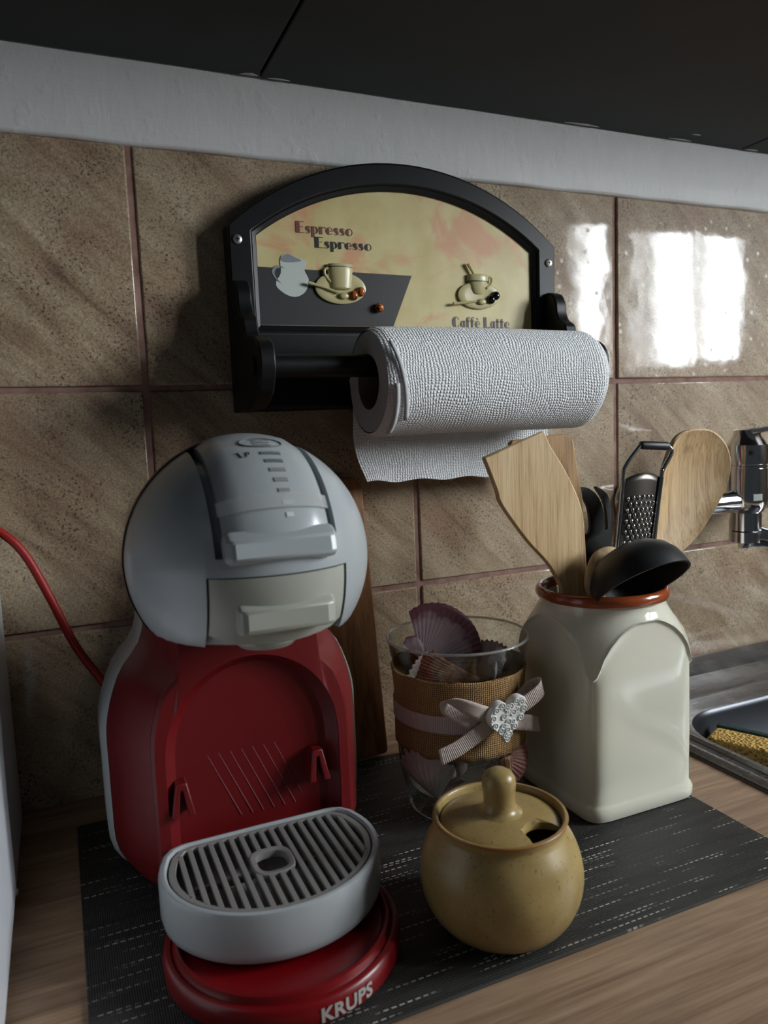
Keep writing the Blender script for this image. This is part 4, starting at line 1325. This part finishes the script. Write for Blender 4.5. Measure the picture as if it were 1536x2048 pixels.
nd = radians(-67); nr = 0.0112; R0 = 0.0366


def lid_r(a):
    """disc with a round bite centred on the edge in direction nd"""
    d = (a - nd + pi) % (2 * pi) - pi
    if abs(d) > 0.4: return R0
    c = R0 - 0.0055
    # ray at angle d against the bite circle (centre at distance c)
    disc = nr * nr - (c * sin(d)) ** 2
    if disc <= 0: return R0
    return min(R0, c * cos(d) - sqrt(disc))


rows = []
for k, z in ((0.02, 0.0720), (0.3, 0.0716), (0.6, 0.0702), (0.85, 0.0684), (0.95, 0.0672), (0.99, 0.0662), (1.0, 0.0652), (0.985, 0.0642), (0.9, 0.0640), (0.02, 0.0640)):
    rows.append([(SC.x + min(k * R0, lid_r(a) * (0.94 + 0.06 * k)) * cos(a), SC.y + min(k * R0, lid_r(a) * (0.94 + 0.06 * k)) * sin(a), SC.z + z) for a in sorted([2 * pi * i / NA - pi for i in range(NA)] + [nd + q for q in (-.385, -.366, -.36, -.33, .33, .36, .366, .385)])])
lid = obj('lid', MB().loft(rows), M['stone'], sg, smooth=28)
obj('knob', MB().lathe([(0.0150, 0.0708), (0.0118, 0.0722), (0.0100, 0.0745), (0.0095, 0.0790), (0.0100, 0.0850), (0.0104, 0.0890), (0.0100, 0.0925), (0.0084, 0.0955), (0.0055, 0.0974), (0.0010, 0.0980)], tuple(SC), 40), M['stone'], lid, smooth=60)

# ================================================================== GLASS VASE WITH BURLAP AND BOW
VC = Vector((0.2845, -0.1560, PT))
vz = thing('glass_vase', tuple(VC), 'clear glass vase wrapped in burlap with a ribbon bow and white heart', 'vase')
VO = [(0.0405, 0.0), (0.0432, 0.0010), (0.0438, 0.0030), (0.0425, 0.0060), (0.0430, 0.0095), (0.0462, 0.0180), (0.0494, 0.0300), (0.0508, 0.0450), (0.0510, 0.0620), (0.0506, 0.0800), (0.0505, 0.0960), (0.0516, 0.1110), (0.0538, 0.1240), (0.0564, 0.1365)]
VI = [(0.0548, 0.1365), (0.0522, 0.1240), (0.0500, 0.1110), (0.0489, 0.0960), (0.0490, 0.0800), (0.0494, 0.0620), (0.0490, 0.0450), (0.0474, 0.0310), (0.0430, 0.0200), (0.0340, 0.0135), (0.0180, 0.0105), (0.0010, 0.0100)]


def vr(z):
    for (r0, z0), (r1, z1) in zip(VO, VO[1:]):
        if z <= z1: return r0 + (r1 - r0) * (z - z0) / max(z1 - z0, 1e-6)
    return VO[-1][0]


po = [(p[0], p[1]) for p in spline([(a, b, 0) for a, b in VO], 3)]
pi_ = [(p[0], p[1]) for p in spline([(a, b, 0) for a, b in VI], 3)]
lip = [(0.0572, 0.1378), (0.0572, 0.1392), (0.0562, 0.1400), (0.0552, 0.1392)]
obj('glass', MB().lathe(po + lip + pi_, tuple(VC), 96), M['glass'], vz, smooth=70)


obj('lip', MB().tube([(VC.x + 0.0564 * cos(a), VC.y + 0.0564 * sin(a), VC.z + 0.1392) for a in [2 * pi * i / 96 for i in range(96)]], 0.0011, 10, closed=True), M['lip'], vz, smooth=70, label='rolled glass lip with its highlight painted pale')  # pale half-clear tube puts the lip's highlight into the colour


def wrap(name, z0, z1, off, th, m, a0=0.0, a1=2 * pi, n=140, nz=14, fray=0.0, parent=vz, label=None):
    rows = []; uv = []
    for i in range(n + 1):
        a = a0 + (a1 - a0) * i / n
        ja, jb = fray * sin(i * 12.9898) * 0.6, fray * sin(i * 7.233 + 1.3)
        row = []
        for k in range(nz + 1):
            t = k / nz
            z = (z0 + jb) + (z1 + ja - z0 - jb) * t
            r = vr(z) + off
            row.append((VC.x + r * cos(a), VC.y + r * sin(a), VC.z + z)); uv.append((a * 0.052, z))
        rows.append(row)
    return obj(name, MB().loft(rows, False, False, closed=False), m, parent, smooth=70, solid=th, uv=uv, label=label)


wrap('burlap_wrap', 0.0560, 0.1170, 0.0012, 0.0016, M['burlap'], fray=0.0007, label='tan burlap sleeve round the glass')
rib = wrap('ribbon_band', 0.0775, 0.0905, 0.0028, 0.0006, M['ribbon'], label='blush ribbon tied round the burlap')


def ribbon(name, path, dirs, w):
    """flat ribbon along path; dirs = width direction at each point"""
    P = spline(path, 8); D = spline(dirs, 8)
    rows = []; uv = []; s = 0
    for i, (p, d) in enumerate(zip(P, D)):
        p = Vector(p); d = Vector(d).normalized()
        if i: s += (p - Vector(P[i - 1])).length
        row = []
        for k in range(5):
            row.append(tuple(p + d * w * (k / 4 - 0.5))); uv.append((s, k / 4 * w))
        rows.append(row)
    return obj(name, MB().loft(rows, False, False, closed=False), M['ribbon'], vz, smooth=70, solid=0.0006, uv=uv)


hz = 0.0915
hc = Vector((0.2875, -0.2115, hz))
# loops and tails of the bow (world coordinates)
ribbon('bow_loop', [(0.285, -0.2115, 0.0915), (0.266, -0.2180, 0.1010), (0.2450, -0.2185, 0.1135), (0.2395, -0.2150, 0.1120), (0.2440, -0.2110, 0.1050), (0.264, -0.2118, 0.0925), (0.285, -0.2112, 0.0900)],
       [(0.25, -0.15, 1), (0.5, -0.3, 0.9), (0.3, -0.9, 0.5), (0.0, -0.9, 0.5), (0.1, -0.3, 0.95), (0.35, -0.1, 0.95), (0.3, 0, 1)], 0.0125)
ribbon('bow_loop', [(0.288, -0.2120, 0.0915), (0.305, -0.2190, 0.1000), (0.3190, -0.2200, 0.1080), (0.3240, -0.2140, 0.1105), (0.3190, -0.2085, 0.1070), (0.305, -0.2085, 0.0975), (0.288, -0.2115, 0.0910)],
       [(-0.3, 0, 1), (-0.45, -0.05, 0.9), (-0.42, -0.15, 0.9), (-0.3, -0.2, 0.9), (-0.42, 0, 0.9), (-0.45, 0, 0.9), (-0.3, 0, 1)], 0.0125)
ribbon('bow_tail', [(0.286, -0.2128, 0.0900), (0.268, -0.2135, 0.0820), (0.252, -0.2120, 0.0740), (0.238, -0.2090, 0.0685)], [(-0.45, 0, 0.9), (-0.45, 0, 0.9), (-0.45, 0, 0.9), (-0.15, 0, 1)], 0.0125)
ribbon('bow_tail', [(0.290, -0.2122, 0.0890), (0.302, -0.2110, 0.0840), (0.314, -0.2080, 0.0800), (0.3270, -0.2060, 0.0755)], [(0.15, 0, 1), (0.15, 0, 1), (0.2, 0, 1), (-0.15, 0, 1)], 0.0125)
# white plaster heart with scalloped relief
hw = 0.0165


def hpt(t, k=1.0):
    x = 16 * sin(t) ** 3
    z = 13 * cos(t) - 5 * cos(2 * t) - 2 * cos(3 * t) - cos(4 * t)
    return (x / 16 * hw * k, (z / 16 + 0.10) * hw * 1.12 * k)


hl = [hpt(2 * pi * i / 64) for i in range(64)]
HY = -0.2145
tl = radians(9)


def hmap(u, w, a): return (hc.x + 0.0015 + u * cos(tl) - w * sin(tl) * -1 * 0.6, HY - a, hz + w + u * sin(tl) * 0.9)


heart = obj('heart', MB().loft([[hmap(x * k, z * k, d) for x, z in hl] for k, d in ((0.96, 0), (1.0, 0.001), (1.0, 0.0062), (0.95, 0.0076), (0.90, 0.0072), (0.02, 0.0074))]), M['heart'], vz, smooth=40, label='white plaster heart with beaded relief')
m = MB()
for i in range(18):
    t = 2 * pi * (i + 0.5) / 18
    x, z = hpt(t, 0.80)
    ring = [hmap(x + 0.0020 * cos(q), z + 0.0020 * sin(q), 0.0078) for q in [2 * pi * j / 14 for j in range(14)]]
    m.tube(ring, 0.00045, 6, closed=True)
    m.ball(hmap(x, z, 0.0077), 0.0009, 0.0008, 0.0009, 8, 5)
for (x, z, r) in ((-0.004, 0.004, .002), (0.004, 0.005, .0022), (0.0, -0.001, .0022), (-0.004, -0.003, .0018), (0.004, -0.002, .0018), (0.0, -0.007, .0018), (0.0075, 0.006, .0016), (-0.0008, 0.0065, .0014), (0.0, -0.011, .0012)):
    m.tube([hmap(x + r * cos(q), z + r * sin(q), 0.0078) for q in [2 * pi * j / 14 for j in range(14)]], 0.0005, 6, closed=True)
    m.ball(hmap(x, z, 0.0077), r * 0.4, 0.0009, r * 0.4, 8, 5)
o = obj('heart_relief', m, M['heart'], heart, smooth=60)
o['kind'] = 'stuff'

# ================================================================== SEASHELLS IN THE VASE
SG = 'seashells in the glass vase'


def fan_shell(name, label, mt, R, loc_, rot, ribs=18, phim=62, dome=0.35, wob=0.03, ears=True, ribamp=0.012, ar=1.0, th=0.0010):
    nr_, na = 16, max(72, ribs * 5)
    rows = []; uv = []
    pm_ = radians(phim)
    for i in range(nr_ + 1):
        u = 0.03 + 0.97 * i / nr_
        row = []
        for j in range(na + 1):
            s = -1 + 2 * j / na
            ph_ = s * pm_
            c = cos(ribs * pi * s)
            edge = 1 + wob * c * u ** 3
            sh = (1 - 0.16 * abs(s) ** 2.5)
            r = R * u * edge * sh
            x = r * sin(ph_) * ar; z = r * cos(ph_)
            y = -dome * R * (sin(pi * min(u * 0.62 + 0.08, 1)) ** 1.0) * (1 - 0.55 * s * s) + ribamp * R * c * u
            row.append((x, y, z)); uv.append(((s + 1) / 2, u))
        rows.append(row)
    m = MB().loft(rows, False, False, closed=False)
    me_rot = Euler([radians(a) for a in rot], 'XYZ').to_matrix()
    L = Vector(loc_)
    m.xform(lambda p: L + me_rot @ p)
    if ears:
        base = len(m.v)
        for sgn in (-1, 1):
            pts = [(0, 0.002 * 0, 0.02 * R), (sgn * 0.44 * R, -0.02 * R, 0.0), (sgn * 0.48 * R, -0.05 * R, 0.10 * R), (sgn * 0.40 * R, -0.10 * R, 0.24 * R), (sgn * 0.22 * R, -0.12 * R, 0.20 * R), (sgn * 0.05 * R, -0.06 * R, 0.10 * R)]
            m.add([tuple(L + me_rot @ Vector(p)) for p in pts], [(0, 1, 2, 3, 4, 5)])
            uv += [(0.1, 0.2), (0.1, 0.8), (0.2, 0.9), (0.3, 0.8), (0.4, 0.5), (0.5, 0.2)]
    o = obj(name, m, mt, smooth=60, solid=th, uv=uv)
    tag(o, label, 'seashell', SG)
    return o


def whelk(name, label, mt, L_, rot, size, turns=4.2, spikes=7):
    """coiled shell: a tube that grows along a helical spiral"""
    n, ns = 150, 18
    rows = []; uv = []
    for i in range(n + 1):
        t = i / n
        th = 2 * pi * turns * t
        g = math.exp(2.2 * (t - 1))
        cx, cz = 0.34 * size * g * cos(th), 0.34 * size * g * sin(th)
        ax = size * (0.95 - 1.35 * g)
        rr = 0.36 * size * g * (1 + 0.10 * max(0, cos(spikes * th)) ** 4)
        row = []
        for j in range(ns):
            q = 2 * pi * j / ns
            rad = rr * (1 + 0.05 * cos(q * 7))
            row.append((cx + rad * cos(q) * cos(th), -ax * 0.9 + rad * 1.25 * sin(q), cz + rad * cos(q) * sin(th))); uv.append((t * 3, j / ns))
        rows.append(row)
    m = MB().loft(rows)
    R3 = Euler([radians(a) for a in rot], 'XYZ').to_matrix(); L = Vector(L_)
    m.xform(lambda p: L + R3 @ p)
    o = obj(name, m, mt, smooth=60, uv=uv)
    tag(o, label, 'seashell', SG)
    return o


vx, vy = VC.x, VC.y
fan_shell('scallop_shell', 'big purple scallop shell standing up out of the vase', SH['purple'], 0.052, (0.2600, -0.1400, 0.1175), (-8, 48, -18), 20, 60, 0.12, 0.007, True, 0.007)
fan_shell('cockle_shell', 'brown striped cockle lying on top just above the burlap', SH['brown'], 0.052, (0.2960, -0.1740, 0.1080), (-28, -90, -14), 20, 30, 0.34, 0.02, False, 0.022, 1.0)
fan_shell('scallop_shell', 'pale scallop half hidden at the left inside the rim', SH['white'], 0.030, (vx - 0.030, vy + 0.018, 0.100), (10, -20, 30), 12, 55, 0.25)
whelk('whelk_shell', 'small white spiral shell inside the rim at the right', SH['white'], (vx + 0.028, vy - 0.014, 0.118), (60, 20, 30), 0.013)
fan_shell('small_shell', 'tiny upright white shell sliver beside the striped cockle', SH['white'], 0.015, (vx + 0.013, vy - 0.032, 0.110), (0, 0, 60), 8, 30, 0.2, 0.0, False)
fan_shell('scallop_shell', 'grey rose scallop sunk behind the small white spiral shell', SH['pink'], 0.030, (vx + 0.030, vy + 0.006, 0.100), (-10, 10, -30), 14, 56, 0.25)
# lower layer seen through the glass below the burlap
fan_shell('oyster_shell', 'white smooth shell standing at the lower left of the vase', SH['white'], 0.046, (vx - 0.030, vy - 0.018, 0.018), (8, -8, -58), 9, 40, 0.28, 0.03, False, 0.006)
whelk('whelk_shell', 'white knobbly whelk seen through the glass under the ribbon tail', SH['white'], (vx - 0.020, vy - 0.025, 0.046), (40, 50, -30), 0.0215, 3.6, 8)
fan_shell('mussel_shell', 'brown streaked shell wedged upright at the middle of the vase foot', SH['streak'], 0.040, (vx + 0.008, vy - 0.040, 0.018), (4, 4, 8), 16, 15, 0.30, 0.02, False, 0.02)
fan_shell('cockle_shell', 'cream ridged cockle showing right under the burlap edge', SH['brown'], 0.028, (vx + 0.010, vy - 0.032, 0.060), (-40, 130, 10), 16, 50, 0.45, 0.02, False, 0.02)
fan_shell('scallop_shell', 'rose ribbed scallop at the lower right behind the sugar bowl knob', SH['rose'], 0.030, (vx + 0.006, vy - 0.0385, 0.056), (10, 128, 8), 15, 56, 0.3, 0.03, False, 0.02)
fan_shell('flat_shell', 'pale pink shell lying at the bottom of the vase', SH['pink'], 0.034, (vx - 0.026, vy - 0.012, 0.0165), (-80, 10, -20), 10, 50, 0.15, 0.02, False)
# the layer that fills the middle behind the burlap
k_ = 0
for (dx, dy, z, rx, rz, mt, nm, lb_) in ((-0.012, 0.012, 0.045, -60, 20, 'pink', 'flat_shell', 'pale shell deep inside the vase behind the white whelk'), (0.018, 0.014, 0.030, -50, 80, 'white', 'flat_shell', 'pale shell deep inside the vase behind the rose scallop'),
                                      (-0.006, -0.006, 0.075, -70, 140, 'streak', 'flat_shell', 'streaked shell under the brown striped cockle'), (0.016, 0.004, 0.080, -60, 220, 'white', 'flat_shell', 'pale shell under the small white spiral shell')):
    fan_shell(nm, lb_, SH[mt], 0.032, (vx + dx - 0.010, vy + dy - 0.010, z), (rx, 0, rz), 12, 50, 0.3, 0.02, False)

# ================================================================== SINK, SPONGE, TAP
sk = thing('kitchen_sink', (0.90, -0.28, 0.0), 'inset steel sink with a dark bowl at the right end of the worktop', 'sink')
SX0, SX1, SY0, SY1 = 0.5105, 1.12, -0.495, -0.004


def rrect(x0, x1, y0, y1, r, n=10):
    o = []
    for cx, cy, a in ((x1 - r, y1 - r, 0), (x0 + r, y1 - r, 90), (x0 + r, y0 + r, 180), (x1 - r, y0 + r, 270)):
        o += arc(cx, cy, r, a, a + 90, n)
    return o


def rr3(x0, x1, y0, y1, r, z): return [(x, y, z) for x, y in rrect(x0, x1, y0, y1, r)]


deck = [rr3(SX0, SX1, SY0, SY1, 0.012, 0.0004), rr3(SX0, SX1, SY0, SY1, 0.012, 0.0030), rr3(SX0 + 0.003, SX1 - 0.003, SY0 + 0.003, SY1 - 0.001, 0.011, 0.0055), rr3(SX0 + 0.009, SX1 - 0.009, SY0 + 0.009, SY1 - 0.004, 0.010, 0.0058),
        rr3(SX0 + 0.013, SX1 - 0.013, SY0 + 0.013, SY1 - 0.030, 0.012, 0.0020), rr3(SX0 + 0.024, SX1 - 0.150, SY0 + 0.024, BY1 + 0.036, 0.05, 0.0016), rr3(SX0 + 0.026, SX1 - 0.155, SY0 + 0.026, BY1 + 0.030, 0.05, 0.0048), rr3(SX0 + 0.029, SX1 - 0.160, SY0 + 0.030, BY1 + 0.018, 0.052, 0.0048),
        rr3(SX0 + 0.031, BX1 + 0.008, SY0 + 0.034, BY1 + 0.006, 0.058, 0.0022), rr3(BX0, BX1, BY0, BY1, 0.060, 0.0018)]
obj('deck', MB().loft(deck, False, False), M['sink'], sk, smooth=40)
obj('back_upstand', MB().prism([(-0.0012, 0.0004), (-0.030, 0.0022), (-0.026, 0.0050), (-0.006, 0.0145), (-0.0012, 0.0150)], SX0 + 0.012, SX1, YZ), M['sink'], sk, smooth=30, bevel=0.0008)
bowl = [rr3(BX0, BX1, BY0, BY1, 0.060, 0.0018), rr3(BX0 + 0.0015, BX1 - 0.0015, BY0 + 0.0015, BY1 - 0.0015, 0.059, 0.0004), rr3(BX0 + 0.003, BX1 - 0.003, BY0 + 0.003, BY1 - 0.003, 0.058, -0.004), rr3(BX0 + 0.010, BX1 - 0.010, BY0 + 0.010, BY1 - 0.010, 0.055, -0.036), rr3(BX0 + 0.018, BX1 - 0.018, BY0 + 0.018, BY1 - 0.018, 0.050, -0.046), rr3(BX0 + 0.032, BX1 - 0.032, BY0 + 0.032, BY1 - 0.032, 0.040, -0.050)]
obj('bowl', MB().loft(bowl, False, True), M['basin'], sk, smooth=40, label='dark grey sink bowl')
obj('dark_edge_line', MB().tube([(SX0 - 0.0008, SY0 + 0.02, 0.0010), (SX0 - 0.0008, -0.25, 0.0010), (SX0 - 0.0008, SY1 - 0.02, 0.0010)], 0.0012, 8), M['sinkedge'], sk)  # thin black line along the left edge of the sink

spg = thing('dish_sponge', (0.622, -0.156, -0.050), 'yellow dish sponge with a green scouring side in the sink bowl', 'sponge')
ang = radians(-64)


def spm(p): return Vector((0.6080 + p.x * cos(ang) - p.y * sin(ang), -0.1700 + p.x * sin(ang) + p.y * cos(ang), -0.0490 + p.z))


m = MB().box(-0.042, 0.042, -0.024, 0.010, 0.0, 0.040)
obj('foam', m.xform(spm), M['sponge'], spg, smooth=40, bevel=0.004, seg=3)
m = MB().box(-0.042, 0.042, 0.0102, 0.0185, 0.0, 0.041)
obj('scouring_pad', m.xform(spm), M['scour'], spg, smooth=40, bevel=0.0015)

fx, fy = 0.6915, -0.080
fc = thing('kitchen_tap', (fx, -0.04, 0.168), 'chrome wall-mounted kitchen tap at the right edge over the sink', 'tap')
obj('body', MB().lathe([(0.010, 0.180), (0.0165, 0.181), (0.0165, 0.2005), (0.0185, 0.202), (0.0215, 0.208), (0.0225, 0.214), (0.0222, 0.222), (0.0216, 0.248), (0.0216, 0.2490), (0.0206, 0.2492), (0.0206, 0.2500), (0.0216, 0.2502), (0.0216, 0.2522)], (fx, fy, 0), 56), M['chrome'], fc, smooth=35)
cap = obj('lever_cap', MB().lathe([(0.0206, 0.2524), (0.0206, 0.2532), (0.0218, 0.2536), (0.0222, 0.262), (0.0218, 0.2745), (0.0200, 0.2768), (0.0150, 0.2835), (0.0130, 0.2905), (0.0115, 0.2915), (0.001, 0.2916)], (fx, fy, 0), 56), M['chrome'], fc, smooth=35)
obj('lever', MB().loft([[(fx + dx * w + cx_, fy + cy_, z0 + dz * h) for dx, dz in ((-1, -1), (1, -1), (1, 1), (-1, 1))] for cx_, cy_, z0, w, h in ((0.0, 0.0, 0.288, 0.011, 0.0035), (0.006, -0.018, 0.290, 0.010, 0.003), (0.016, -0.055, 0.297, 0.008, 0.0025), (0.024, -0.085, 0.303, 0.006, 0.002))]), M['chrome'], fc, smooth=35, bevel=0.0012)
vd = Vector((-0.62, -0.78, 0)).normalized()
sc_ = Vector((fx, fy, 0.2665)) + vd * 0.0219
tp = Vector((-vd.y, vd.x, 0))
obj('grub_screw', MB().tube([tuple(sc_ - vd * 0.001), tuple(sc_ + vd * 0.0008)], 0.0034, 20), M['steel'], cap, smooth=40)
obj('grub_screw_slot', MB().tube([tuple(sc_ + vd * 0.0005), tuple(sc_ + vd * 0.0010)], 0.0016, 12), M['slot'], cap, smooth=40)
obj('inlet_arm', MB().tube([(fx - 0.012, fy, 0.2135), (fx - 0.030, fy, 0.2135), (fx - 0.065, fy, 0.2135), (fx - 0.080, fy + 0.006, 0.2135), (fx - 0.086, fy + 0.022, 0.2135), (fx - 0.086, -0.006, 0.2135)], [0.0125, 0.0118, 0.0118, 0.0115, 0.0115, 0.0115], 20), M['chrome'], fc, smooth=60)
obj('inlet_arm', MB().tube([(fx + 0.012, fy, 0.2135), (fx + 0.030, fy, 0.2135), (fx + 0.065, fy, 0.2135), (fx + 0.080, fy + 0.006, 0.2135), (fx + 0.086, fy + 0.022, 0.2135), (fx + 0.086, -0.006, 0.2135)], [0.0125, 0.0118, 0.0118, 0.0115, 0.0115, 0.0115], 20), M['chrome'], fc, smooth=60)
for s in (-1, 1):
    obj('wall_rose', MB().tube([(fx + s * 0.086, -0.014, 0.2135), (fx + s * 0.086, -0.008, 0.2135), (fx + s * 0.086, -0.0012, 0.2135)], [0.017, 0.026, 0.028], 36), M['chrome'], fc, smooth=40)
obj('spout', MB().tube(spline([(fx - 0.004, fy, 0.1760), (fx + 0.014, fy - 0.012, 0.1720), (fx + 0.050, fy - 0.045, 0.1660), (fx + 0.10, fy - 0.10, 0.1640), (fx + 0.13, fy - 0.135, 0.1600), (fx + 0.137, fy - 0.142, 0.146)], 6), [0.0165] * 3 + [0.0125] * 3 + [0.0110] * 25, 20, 0.85), M['chrome'], fc, smooth=60)
obj('spout_collar', MB().lathe([(0.012, 0.166), (0.0168, 0.168), (0.0168, 0.1795), (0.0158, 0.1800), (0.010, 0.1805)], (fx, fy, 0), 48), M['chrome'], fc, smooth=35)
obj('care_sticker', MB().box(-0.005, 0.005, -0.0002, 0.0002, -0.0035, 0.0035).xform(lambda p: Vector((fx, fy, 0.2185)) + Vector((-0.30, -0.954, 0)) * (0.0229 + abs(p.x) * -0.06) + Vector((0.954, -0.30, 0)) * p.x + Vector((0, 0, p.z)) + Vector((-0.30, -0.954, 0)) * -p.y), M['jug'], fc, smooth=0, label='small pale sticker on the chrome body')
